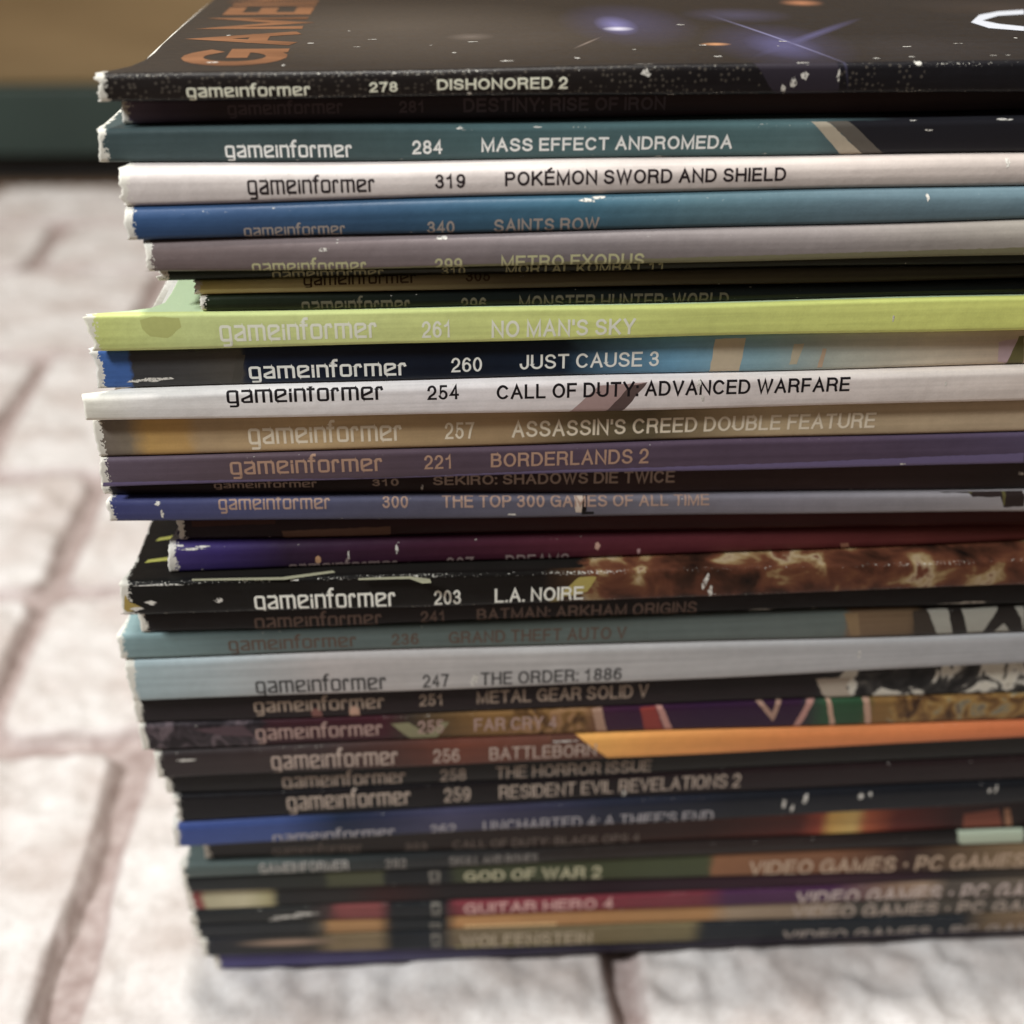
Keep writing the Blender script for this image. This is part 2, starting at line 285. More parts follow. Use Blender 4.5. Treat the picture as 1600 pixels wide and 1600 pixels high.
MAGS = [
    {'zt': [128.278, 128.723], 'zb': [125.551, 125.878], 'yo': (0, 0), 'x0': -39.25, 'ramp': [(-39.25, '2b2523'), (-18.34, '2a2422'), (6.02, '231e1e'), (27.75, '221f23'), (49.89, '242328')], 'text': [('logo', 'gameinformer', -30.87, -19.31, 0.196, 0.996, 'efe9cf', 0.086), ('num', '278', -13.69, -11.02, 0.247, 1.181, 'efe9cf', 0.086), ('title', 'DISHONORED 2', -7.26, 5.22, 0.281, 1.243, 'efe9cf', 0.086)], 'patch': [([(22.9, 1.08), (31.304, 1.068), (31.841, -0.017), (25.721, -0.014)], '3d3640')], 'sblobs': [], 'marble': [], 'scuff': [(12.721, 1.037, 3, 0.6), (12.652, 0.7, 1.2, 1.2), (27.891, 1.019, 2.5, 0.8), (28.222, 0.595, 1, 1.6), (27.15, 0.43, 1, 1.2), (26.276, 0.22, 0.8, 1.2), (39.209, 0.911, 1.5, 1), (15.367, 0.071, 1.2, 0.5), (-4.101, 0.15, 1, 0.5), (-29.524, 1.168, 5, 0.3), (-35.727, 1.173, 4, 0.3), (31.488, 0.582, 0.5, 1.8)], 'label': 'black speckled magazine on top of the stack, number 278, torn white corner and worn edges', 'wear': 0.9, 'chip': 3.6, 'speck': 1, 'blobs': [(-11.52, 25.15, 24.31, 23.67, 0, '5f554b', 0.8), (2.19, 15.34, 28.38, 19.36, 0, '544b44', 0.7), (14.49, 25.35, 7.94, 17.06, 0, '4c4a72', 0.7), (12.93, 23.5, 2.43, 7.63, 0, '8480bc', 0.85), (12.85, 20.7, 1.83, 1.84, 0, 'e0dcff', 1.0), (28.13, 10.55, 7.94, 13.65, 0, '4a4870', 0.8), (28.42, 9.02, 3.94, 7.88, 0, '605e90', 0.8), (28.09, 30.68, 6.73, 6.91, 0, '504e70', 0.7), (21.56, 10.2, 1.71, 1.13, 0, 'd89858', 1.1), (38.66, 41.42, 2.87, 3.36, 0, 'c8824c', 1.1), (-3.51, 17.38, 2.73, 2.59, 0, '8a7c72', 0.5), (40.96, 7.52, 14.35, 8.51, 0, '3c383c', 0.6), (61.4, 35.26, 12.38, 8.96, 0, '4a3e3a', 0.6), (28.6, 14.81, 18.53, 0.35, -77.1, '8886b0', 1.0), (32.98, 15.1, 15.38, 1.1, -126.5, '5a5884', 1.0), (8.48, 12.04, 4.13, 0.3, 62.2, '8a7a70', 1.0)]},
    {'zt': [125.551, 125.878], 'zb': [122.89, 123.3], 'yo': (1.9, 3.5), 'x0': -37.68, 'ramp': [(-37.68, '80748a'), (-33.43, '62566a'), (-28.54, '544850'), (0.05, '4a4046'), (32.12, '5c4646'), (51.89, '4a4044')], 'text': [('logo', 'gameinformer', -27.56, -16.52, 0.328, 0.969, '77686f', 0.086), ('num', '281', -10.99, -8.43, 0.328, 1.04, '77686f', 0.086), ('title', 'DESTINY: RISE OF IRON', -4.73, 15.31, 0.328, 1.167, '77686f', 0.086)], 'patch': [], 'sblobs': [], 'marble': [], 'scuff': [], 'label': 'dark mauve magazine set back in shade under the speckled top one, dim number 281', 'wear': 0.3},  # lilac left tip of the ramp is light painted into the colour
    {'zt': [122.89, 123.3], 'zb': [119.753, 119.734], 'yo': (0.4, 0.2), 'x0': -40.09, 'ramp': [(-40.21, '4a5c5d'), (-18.76, '4c6061'), (-2.58, '506e70'), (24.01, '557577'), (29.79, '5a7779'), (38.17, '34343a'), (51.19, '303036')], 'text': [('logo', 'gameinformer', -27.94, -15.73, 0.206, 1.108, 'eeeae4', 0.086), ('num', '284', -9.83, -6.9, 0.252, 1.303, 'eeeae4', 0.086), ('title', 'MASS EFFECT ANDROMEDA', -3.08, 21.71, 0.283, 1.308, 'eeeae4', 0.086)], 'patch': [([(32.908, 0.974), (53.423, 0.988), (54.219, -0.027), (35.318, 0.008), (33.727, 0.341)], '2e2d33'), ([(29.465, 0.951), (30.993, 0.963), (35.318, 0.008), (33.115, -0.004)], 'b7aa92'), ([(30.993, 0.963), (33.1, 0.973), (37.47, 0.002), (35.318, 0.008)], '6d665c')], 'sblobs': [], 'marble': [], 'scuff': [(-5.189, 0.88, 0.8, 0.6), (48.928, 0.916, 2, 0.5), (39.727, 0.949, 1, 0.4), (14.541, 0.07, 2, 0.35), (41.308, 0.676, 1, 0.3), (2.42, 0.906, 1.2, 0.3)], 'label': 'grey teal magazine with white lettering and number 284, second below the speckled top one', 'wear': 0.35},
    {'zt': [119.753, 119.734], 'zb': [116.25, 117.164], 'yo': (-2.3, -1.8), 'x0': -37.73, 'ramp': [(-37.73, 'd6ccc6'), (-6.44, 'd8cdc6'), (25.11, 'd0c3ba'), (50.99, 'cbbdb3')], 'text': [('logo', 'gameinformer', -25.75, -13.57, 0.278, 1.119, '33272b', 0.086), ('num', '319', -7.68, -4.76, 0.311, 1.318, '33272b', 0.086), ('title', 'POKÉMON SWORD AND SHIELD', -0.89, 26.9, 0.334, 1.324, '33272b', 0.086)], 'patch': [], 'sblobs': [], 'marble': [], 'scuff': [(49.251, 0.7, 0.6, 1.4)], 'label': 'white magazine with dark lettering and number 319, just below the grey teal one', 'wear': 0.5, 'rt': 1.5},
    {'zt': [116.25, 117.164], 'zb': [112.842, 114.029], 'yo': (-2.9, -3.0), 'x0': -37.67, 'ramp': [(-37.79, '355a86'), (-25.19, '38587c'), (-11.52, '39607e'), (6.07, '3f7084'), (18.79, '587a84'), (34.85, '66808a'), (51.11, '6d8892')], 'text': [('logo', 'gameinformer', -26.42, -16.63, 0.08, 1.024, 'a89c92', 0.086), ('num', '340', -8.58, -5.89, 0.08, 1.226, 'a89c92', 0.086), ('title', 'SAINTS ROW', -2.0, 8.42, 0.08, 1.295, 'a89c92', 0.086)], 'patch': [], 'sblobs': [], 'marble': [], 'scuff': [(7.311, 0.763, 3, 0.8), (8.249, 0.834, 2.5, 0.5), (-11.769, 0.969, 3, 0.3), (-13.933, 1.002, 2, 0.25), (41.243, 0.664, 0.5, 1.4)], 'label': 'blue magazine fading to grey green, number 340, between a white and a taupe magazine', 'wear': 0.5, 'rt': 1.5},
    {'zt': [112.842, 114.029], 'zb': [109.8, 110.542], 'yo': (-3.1, -4.4), 'x0': -36.34, 'ramp': [(-36.53, '7d6d6b'), (-12.9, '857777'), (6.09, '847a7a'), (31.74, '958b87'), (51.24, '9c9489')], 'text': [('logo', 'gameinformer', -25.94, -14.73, 0.006, 1.115, 'c3c08c', 0.086), ('num', '299', -7.92, -5.2, 0.006, 1.32, 'c3c08c', 0.086), ('title', 'METRO EXODUS', -1.34, 12.98, 0.006, 1.456, 'c3c08c', 0.086)], 'patch': [([(-36.534, 0.049), (-6.619, 0.137), (18.941, 0.227), (51.405, 0.276), (51.629, -0.034), (19.016, -0.053), (-6.631, -0.048), (-36.428, -0.144)], '86825e')], 'sblobs': [], 'marble': [], 'scuff': [(-7.205, 0.793, 1.4, 0.8), (-18.861, 0.544, 1.5, 0.5)], 'label': 'taupe grey magazine with pale olive lettering cut off at its lower edge, number 299', 'wear': 0.4, 'rt': 1.4},
    {'zt': [109.8, 110.542], 'zb': [108.3, 108.637], 'yo': (-1.2, -1.2), 'x0': -35.45, 'ramp': [(-35.45, '2f3d30'), (-13.07, '3a3d2c'), (26.23, '33352a'), (53.11, '30362f')], 'text': [('logo', 'gameinformer', -24.31, -13.14, 0.036, 1.075, 'a9a878', 0.086), ('num', '310', -7.25, -4.85, 0.036, 1.219, 'a9a878', 0.086), ('title', 'MORTAL KOMBAT 11', -0.76, 15.63, 0.036, 1.359, 'a9a878', 0.086)], 'patch': [], 'sblobs': [], 'marble': [], 'scuff': [], 'label': 'thin dark olive magazine squeezed under the taupe one, pale text cut off above, number 310', 'wear': 0.4},
    {'zt': [108.3, 108.637], 'zb': [106.608, 107.137], 'yo': (-1.4, -1.5), 'x0': -32.31, 'ramp': [(-32.44, 'dccf66'), (-24.75, 'ccc37c'), (-13.14, 'a39768'), (-0.11, '6e6547'), (19.68, '585239'), (53.34, '45463a')], 'text': [('logo', 'gameinformer', -21.22, -9.9, 0.596, 1.013, '4d3b22', 0.086), ('num', '305', -4.82, -2.34, 0.596, 1.158, '4d3b22', 0.086)], 'patch': [], 'sblobs': [], 'marble': [], 'scuff': [], 'label': 'thin mustard olive magazine with dark brown text, set back above the dark green 296', 'wear': 0.4},  # bright yellow left end of the ramp puts the light there into the colour
    {'zt': [106.608, 107.137], 'zb': [105.108, 105.529], 'yo': (-1.7, -1.9), 'x0': -31.75, 'ramp': [(-31.81, '2c3a22'), (-24.86, '27301f'), (-6.68, '1c2622'), (53.5, '1e2727')], 'text': [('logo', 'gameinformer', -21.57, -10.6, -0.026, 1.1, '6f6a52', 0.086), ('num', '296', -5.37, -2.75, -0.026, 1.178, '6f6a52', 0.086), ('title', 'MONSTER HUNTER: WORLD', 0.6, 22.4, -0.026, 1.251, '6f6a52', 0.086)], 'patch': [], 'sblobs': [], 'marble': [], 'scuff': [], 'label': 'dark green black magazine with dim lettering, set back on top of the lime green one', 'wear': 0.3},
    {'zt': [105.108, 105.529], 'zb': [101.268, 101.821], 'yo': (-2.3, -2.7), 'x0': -43.02, 'ramp': [(-43.09, 'd0d96e'), (-32.8, 'cdd984'), (-19.84, 'd3dc82'), (13.12, 'd6de6c'), (53.73, 'dce25e')], 'text': [('logo', 'gameinformer', -30.02, -14.09, 0.284, 1.532, 'f2f3d4', 0.086), ('num', '261', -9.44, -6.29, 0.24, 1.758, 'f2f3d4', 0.086), ('title', "NO MAN'S SKY", -2.27, 12.66, 0.21, 1.764, 'f2f3d4', 0.086)], 'patch': [([(-37.91, 0.823), (-36.46, 0.905), (-33.923, 0.854), (-33.834, 0.637), (-35.305, 0.391), (-37.022, 0.438), (-37.76, 0.624)], 'c0c568')], 'sblobs': [], 'marble': [], 'scuff': [(39.732, 0.485, 0.4, 0.8)], 'label': 'lime green magazine with white lettering and number 261, in the middle of the stack', 'wear': 0.15, 'chip': 7.5, 'rt': 0.35, 'front': 'c3d9aa', 'chipy': 0.8},
    {'zt': [101.268, 101.821], 'zb': [96.507, 97.387], 'yo': (-1.2, -1.3), 'x0': -43.36, 'ramp': [(-43.56, '3f70b4'), (-39.88, '3f70b4'), (-39.68, '4a4a4c'), (-33.49, '504e4c'), (-28.46, '5c574e'), (-27.93, '1f2c42'), (-6.81, '172232'), (5.36, '1a2c40'), (10.81, '55809a'), (16.96, '6ba6c4'), (27.28, '8fb4bc'), (34.19, 'b3b9ac'), (44.64, 'd0c3aa'), (55.16, 'c4ad92')], 'text': [('logo', 'gameinformer', -27.66, -11.25, 0.185, 1.455, 'f0ece2', 0.08), ('num', '260', -6.48, -3.24, 0.213, 1.764, 'f0ece2', 0.08), ('title', 'JUST CAUSE 3', 0.75, 15.59, 0.231, 1.771, 'f0ece2', 0.08)], 'patch': [([(21.446, 0.79), (24.728, 0.804), (24.355, 0.075), (21.103, 0.064)], 'cdbc9c'), ([(29.963, 0.645), (31.062, 0.654), (30.535, 0.216), (29.707, 0.205)], 'c4b89a'), ([(33.129, 0.545), (33.615, 0.542), (33.366, 0.132), (32.816, 0.119)], 'c4a888'), ([(52.263, 0.595), (54.305, 0.666), (53.793, 0.066), (52.665, 0.141)], 'c0a4a8'), ([(54.4, 0.715), (54.949, 0.729), (55.639, -0.014), (53.513, -0.017)], '77703f'), ([(-28.747, 0.731), (-27.825, 0.726), (-28.829, 0.005), (-29.762, 0.011)], '56524a')], 'sblobs': [], 'marble': [], 'scuff': [(-37.945, 0.234, 6, 0.6), (-36.608, 0.256, 5, 0.5), (-39.612, 0.213, 2, 0.4)], 'label': 'navy magazine with a bright blue end and a sky blue stretch, bold white number 260', 'wear': 0.35, 'chip': 9, 'chipy': 0.8},
    {'zt': [96.507, 97.387], 'zb': [93.346, 93.489], 'yo': (-2.5, -2.7), 'x0': -45.01, 'ramp': [(-45.21, 'd8d5c4'), (-39.07, 'dcd8d2'), (-6.92, 'dfd8d6'), (13.56, 'dcd2ce'), (55.46, 'dccfc4')], 'text': [('logo', 'gameinformer', -30.03, -13.75, 0.569, 1.615, '262024', 0.086), ('num', '254', -9.08, -5.76, 0.515, 1.781, '262024', 0.086), ('title', 'CALL OF DUTY: ADVANCED WARFARE', -1.76, 36.24, 0.479, 1.714, '262024', 0.086)], 'patch': [([(5.385, -0.073), (9.064, 0.769), (14.321, 0.83), (11.246, -0.027)], 'b3958f'), ([(9.52, -0.037), (12.485, 0.762), (14.321, 0.83), (11.451, -0.007)], '6a5550')], 'sblobs': [], 'marble': [], 'scuff': [(19.842, 0.725, 0.6, 2), (20.359, 0.371, 0.5, 1.6), (46.75, 0.625, 0.4, 1)], 'label': 'off-white magazine with black lettering and number 254, its end sticking out below the navy one', 'wear': 0.3, 'chip': 7, 'rt': 0.7, 'chipy': 0.8},
    {'zt': [93.346, 93.489], 'zb': [88.678, 89.083], 'yo': (-1.3, -1.4), 'x0': -44.57, 'ramp': [(-44.7, '7a6e64'), (-41.19, '877a66'), (-39.16, 'c39b45'), (-35.1, 'c39b4c'), (-33.74, 'b89c70'), (-20.77, 'c4a672'), (-0.03, 'b29568'), (6.95, '857450'), (14.68, '6f6346'), (20.32, '9a8660'), (28.12, 'bda67c'), (56.87, 'bda684')], 'text': [('logo', 'gameinformer', -28.43, -12.03, 0.268, 1.689, 'e6d8bc', 0.086), ('num', '257', -7.33, -4.14, 0.268, 1.863, 'e6d8bc', 0.086), ('title', "ASSASSIN'S CREED DOUBLE FEATURE", -0.03, 40.12, 0.268, 1.871, 'e6d8bc', 0.086)], 'patch': [], 'sblobs': [], 'marble': [], 'scuff': [], 'label': 'tan magazine with a golden smear near its end, cream number 257, under the off-white one', 'wear': 0.4},
    {'zt': [88.678, 89.083], 'zb': [84.992, 85.288], 'yo': (-1.6, -1.6), 'x0': -44.61, 'ramp': [(-44.81, '6c5d6c'), (-27.97, '64525a'), (7.05, '5e4c5c'), (35.73, '604e62'), (57.64, '5e506a')], 'text': [('logo', 'gameinformer', -30.74, -14.28, 0.355, 1.651, 'b58f74', 0.086), ('num', '221', -9.66, -6.44, 0.355, 1.908, 'b58f74', 0.086), ('title', 'BORDERLANDS 2', -2.36, 15.09, 0.355, 1.916, 'b58f74', 0.086)], 'patch': [([(-44.618, 0.237), (-14.135, 0.134), (21.391, 0.254), (57.727, 0.395), (58.002, 0.05), (21.496, -0.092), (-14.171, -0.082), (-44.752, 0.001)], '786a92')], 'sblobs': [], 'marble': [], 'scuff': [(11.056, -0.094, 0.6, 0.4), (43.932, 0.161, 1.4, 0.3)], 'label': 'plum purple magazine with brown lettering and number 221, under the tan one', 'wear': 0.4, 'rt': 0.5},
    {'zt': [84.992, 85.288], 'zb': [82.885, 80.894], 'yo': (0.3, 0.3), 'x0': -45.32, 'ramp': [(-45.32, '2b262d'), (-21.4, '33272b'), (7.35, '432f30'), (36.77, '4d3838'), (59.3, '453a3a')], 'text': [('logo', 'gameinformer', -33.07, -21.75, 0.399, 1.21, 'b29a88', 0.086), ('num', '310', -15.56, -12.63, 0.399, 1.384, 'b29a88', 0.086), ('title', 'SEKIRO: SHADOWS DIE TWICE', -8.76, 18.6, 0.399, 1.552, 'b29a88', 0.086)], 'patch': [], 'sblobs': [], 'marble': [], 'scuff': [(-9.996, 0.294, 0.4, 1.6), (31.421, 0.002, 3, 0.3), (58.942, 0.477, 1, 0.5)], 'label': 'thin dark brown magazine under the plum one, pale title cut off along its upper edge', 'wear': 0.4},
    {'zt': [82.885, 80.894], 'zb': [80.233, 78.09], 'yo': (-0.8, -0.5), 'x0': -44.89, 'ramp': [(-45.1, '474c80'), (-35.66, '4e527c'), (-17.95, '5b5b72'), (7.34, '6c6874'), (29.5, '858088'), (59.74, 'a09a9a')], 'text': [('logo', 'gameinformer', -32.63, -20.37, 0.541, 1.227, 'b1917e', 0.085), ('num', '300', -14.51, -11.64, 0.541, 1.405, 'b1917e', 0.085), ('title', 'THE TOP 300 GAMES OF ALL TIME', -7.83, 22.66, 0.541, 1.493, 'b1917e', 0.085)], 'patch': [([(48.628, 1.083), (59.349, 1.164), (59.818, 0.374), (57.395, 0.321), (56.769, 0.75), (53.488, 0.762), (53.027, 0.916), (49.975, 0.957)], '3b2f2c'), ([(7.155, 1.028), (8.174, 1.024), (8.091, 0.321), (7.285, 0.324)], 'cbb8a4'), ([(8.171, 1.055), (8.535, 1.053), (8.528, 0.35), (9.408, 0.346), (9.42, 0.223), (8.026, 0.228)], '1d181a'), ([(8.535, 1.053), (9.41, 1.05), (9.349, 0.928), (8.547, 0.931)], '1d181a'), ([(53.051, 1.157), (53.43, 1.156), (53.423, 0.884), (53.103, 0.915)], '6a6232'), ([(56.927, 1.143), (57.308, 1.142), (57.496, 0.413), (57.189, 0.414)], '6a6232')], 'sblobs': [], 'marble': [], 'scuff': [(-39.275, 0.784, 1, 0.7), (-38.925, 0.382, 0.5, 1.4), (0.06, 0.29, 1.5, 0.3)], 'label': 'slate blue magazine fading to grey, bold tan lettering and number 300', 'wear': 0.4},
    {'zt': [80.233, 78.09], 'zb': [76.428, 75.133], 'yo': (1.2, 1.7), 'x0': -37.93, 'ramp': [(-37.93, '2a1e2a'), (-27.69, '321c26'), (7.65, '4c2226'), (61.27, '5e2c2e')], 'text': [], 'patch': [([(-26.289, 0.337), (-13.846, 0.419), (-13.89, 0.128), (-26.019, 0.029)], '7a5844'), ([(-36.279, 0.658), (-26.903, 0.689), (-26.947, 0.55), (-36.35, 0.499)], '4e2a22')], 'sblobs': [], 'marble': [], 'scuff': [], 'label': 'dark maroon magazine without lettering, set back below the slate blue one', 'wear': 0.3},
    {'zt': [76.428, 75.133], 'zb': [72.626, 72.531], 'yo': (-0.1, 2.0), 'x0': -39.21, 'ramp': [(-39.64, '483a78'), (-33.72, '413070'), (-25.72, '3a2640'), (-7.29, '4e2238'), (15.28, '682a36'), (38.38, '743232'), (62.01, '7c3c34')], 'text': [('logo', 'gameinformer', -25.72, -13.23, -0.141, 1.402, 'a08a86', 0.086), ('num', '307', -7.51, -4.31, -0.141, 1.599, 'a08a86', 0.086), ('title', 'DREAMS', -0.57, 6.95, -0.141, 1.697, 'a08a86', 0.086)], 'patch': [([(-22.602, 0.387), (-22.297, 0.433), (-22.017, 0.38), (-21.974, 0.256), (-22.286, 0.185), (-22.64, 0.239)], 'c99a6a'), ([(9.966, 0.534), (10.262, 0.587), (10.579, 0.471), (10.293, 0.333), (9.907, 0.394)], 'caa08c'), ([(14.931, 0.33), (15.308, 0.354), (15.333, 0.21), (15.032, 0.185)], 'caa0a0'), ([(39.389, 0.301), (40.397, 0.318), (40.617, 0.154), (39.711, 0.071)], 'b07a5a')], 'sblobs': [], 'marble': [], 'scuff': [(-38.271, 0.811, 2.2, 0.4), (-36.523, 0.702, 4, 0.35), (-35.192, 0.782, 2, 0.4), (-18.774, 0.418, 0.3, 1.8), (-13.218, 0.558, 0.4, 1.6), (-11.796, 0.078, 0.6, 0.6)], 'label': 'glossy violet to crimson magazine with crushed end, number 307, text cut off below', 'wear': 0.5, 'rt': 1.4},
    {'zt': [72.626, 72.531], 'zb': [67.988, 68.521], 'yo': (-1.6, -1.8), 'x0': -44.84, 'ramp': [(-44.84, '222220'), (-36.84, '1f1e1c'), (3.78, '211d1a'), (7.53, '52391f'), (12.05, '6e4128'), (37.88, '744626'), (61.05, '6f4028')], 'text': [('logo', 'gameinformer', -29.76, -13.57, 0.141, 1.777, 'efe9dc', 0.086), ('num', '203', -9.04, -5.92, 0.141, 1.888, 'efe9dc', 0.086), ('title', 'L.A. NOIRE', -1.97, 8.44, 0.141, 1.896, 'efe9dc', 0.086)], 'patch': [([(5.159, 0.225), (7.869, 0.804), (9.892, 0.789), (8.904, 0.381), (7.936, 0.306)], 'b3a240'), ([(3.449, -0.073), (6.045, 0.384), (5.34, -0.09)], '8a7a3a'), ([(-44.303, 0.646), (-43.925, 0.453), (-42.65, 0.289), (-44.332, 0.168), (-44.775, 0.268)], 'b39a35')], 'sblobs': [], 'marble': [(7.91, 240, 0.2, 0.35, [(0.28, '241a15'), (0.38, '4a2c1c'), (0.47, '6a3c24'), (0.54, '7a4a28'), (0.6, 'a08450'), (0.64, 'b39c74'), (0.7, '7a4426'), (0.8, '3a241a')])], 'scuff': [(-41.48, 0.414, 2, 1.1), (-33.816, 0.43, 1.4, 0.7), (-39.863, 0.072, 1.5, 0.4), (-37.092, 0.048, 2, 0.3), (-43.182, 0.255, 2, 0.7), (-43.982, 0.146, 3, 0.5), (-25.001, 0.888, 1.5, 0.3), (22.805, -0.019, 1.4, 0.7), (22.891, 0.623, 0.9, 2.2), (23.474, 0.255, 0.8, 2.4), (22.507, 0.414, 0.6, 1.4), (17.453, 0.031, 1.5, 0.3), (34.351, -0.106, 12, 0.25), (49.741, 0.037, 14, 0.25), (-40.261, 0.864, 8, 0.3)], 'label': 'battered black magazine with rust brown marbled stretch, white number 203, yellow scraps at its corner', 'wear': 1.0, 'chip': 1.2, 'rt': 0.5, 'front': '262320'},
    {'zt': [67.988, 68.521], 'zb': [63.988, 64.186], 'yo': (0.8, 0.8), 'x0': -43.94, 'ramp': [(-44.09, '262224'), (-7.46, '2a2122'), (63.01, '221e1d')], 'text': [('logo', 'gameinformer', -30.45, -15.46, 0.072, 1.661, '8a7265', 0.086), ('num', '241', -10.74, -7.69, 0.072, 1.866, '8a7265', 0.086), ('title', 'BATMAN: ARKHAM ORIGINS', -4.01, 22.67, 0.072, 1.874, '8a7265', 0.086)], 'patch': [], 'sblobs': [], 'marble': [], 'scuff': [(55.271, 0.176, 7, 0.25), (30.659, 0.131, 5, 0.2), (57.254, 0.202, 5, 0.3)], 'label': 'black magazine with brown lettering and number 241, tucked under the battered 203', 'wear': 0.5},
    {'zt': [63.988, 64.186], 'zb': [60.273, 60.334], 'yo': (0.5, 0.5), 'x0': -46.83, 'ramp': [(-47.06, '87a3a5'), (-41.17, '7c9696'), (-29.03, '687876'), (0.21, '66746f'), (31.64, '6d7873'), (41.04, '6d7872'), (41.6, '846a4c'), (49.21, '7c6446'), (50.82, '35302c'), (63.75, '35302c')], 'text': [('logo', 'gameinformer', -33.83, -18.63, 0.239, 1.692, '6d5849', 0.086), ('num', '236', -14.33, -11.09, 0.239, 1.9, '6d5849', 0.086), ('title', 'GRAND THEFT AUTO V', -7.46, 14.19, 0.239, 1.908, '6d5849', 0.086)], 'patch': [([(51.188, 0.922), (53.735, 0.946), (55.191, 0.008), (53.33, 0.001)], 'a9a79a'), ([(55.53, 0.904), (60.153, 0.957), (58.781, 0.099), (57.054, 0.015)], 'a9a79a'), ([(60.173, 0.085), (61.23, 0.401), (62.471, 0.062), (62.12, -0.01)], 'a9a79a'), ([(62.182, 0.937), (63.382, 0.95), (64.115, 0.046), (63.297, 0.555)], 'a9a79a'), ([(40.855, 0.851), (42.603, 0.859), (43.474, -0.001), (42.436, -0.016)], '957a52'), ([(49.384, 0.866), (51.124, 0.898), (53.249, 0.002), (50.347, -0.019)], '4a4036')], 'sblobs': [], 'marble': [], 'scuff': [], 'label': 'sage green magazine with dim brown number 236 and dark and cream graffiti strokes far along', 'wear': 0.4},  # ramp paints the left end as lit and the stretch after it as shaded
    {'zt': [60.273, 60.334], 'zb': [53.859, 55.084], 'yo': (0.3, 0.3), 'x0': -46.16, 'ramp': [(-46.16, 'a3b8bb'), (-36.41, 'aab6b8'), (-23.26, 'b9b2ae'), (0.22, 'b9b5b1'), (64.61, 'adadae')], 'text': [('logo', 'gameinformer', -31.16, -15.32, 0.128, 1.762, '41403f', 0.086), ('num', '247', -10.78, -7.57, 0.128, 1.981, '41403f', 0.086), ('title', 'THE ORDER: 1886', -3.64, 13.85, 0.128, 1.99, '41403f', 0.086)], 'patch': [], 'sblobs': [], 'marble': [], 'scuff': [(-4.36, 0.242, 1.2, 2.4), (43.544, 0.517, 0.5, 2)], 'label': 'thick pale grey magazine with dark grey lettering and number 247', 'wear': 0.4, 'rt': 1.0},
    {'zt': [53.859, 55.084], 'zb': [49.701, 49.644], 'yo': (1.6, 1.6), 'x0': -46.47, 'ramp': [(-46.47, '2b2528'), (-25.31, '2d2022'), (8.42, '2d2022'), (38.74, '2a2022'), (41.22, '33302f'), (66.27, '2f2d2c')], 'text': [('logo', 'gameinformer', -31.89, -15.75, 0.305, 1.711, 'b09a85', 0.086), ('num', '251', -11.34, -8.21, 0.305, 2.036, 'b09a85', 0.086), ('title', 'METAL GEAR SOLID V', -4.11, 17.62, 0.305, 2.147, 'b09a85', 0.086)], 'patch': [([(39.071, 0.624), (43.606, 0.64), (43.152, 0.354), (44.505, -0.009), (41.587, -0.025), (40.193, 0.183)], 'b3a592'), ([(-24.956, 0.371), (-23.758, 0.382), (-23.276, -0.131), (-24.723, -0.14)], '8a5a50'), ([(-20.167, 0.389), (-18.967, 0.399), (-18.69, -0.104), (-20.059, -0.115)], 'c49a80')], 'sblobs': [], 'marble': [(40.39, 240, 0.3, 1.0, [(0.36, '1d1c1c'), (0.48, '3a3836'), (0.53, '55504a'), (0.56, 'cfcabb'), (0.68, 'c8c0ac'), (0.72, '4a443e')])], 'scuff': [], 'label': 'black magazine with tan number 251 and a black and white inked drawing far along', 'wear': 0.5},
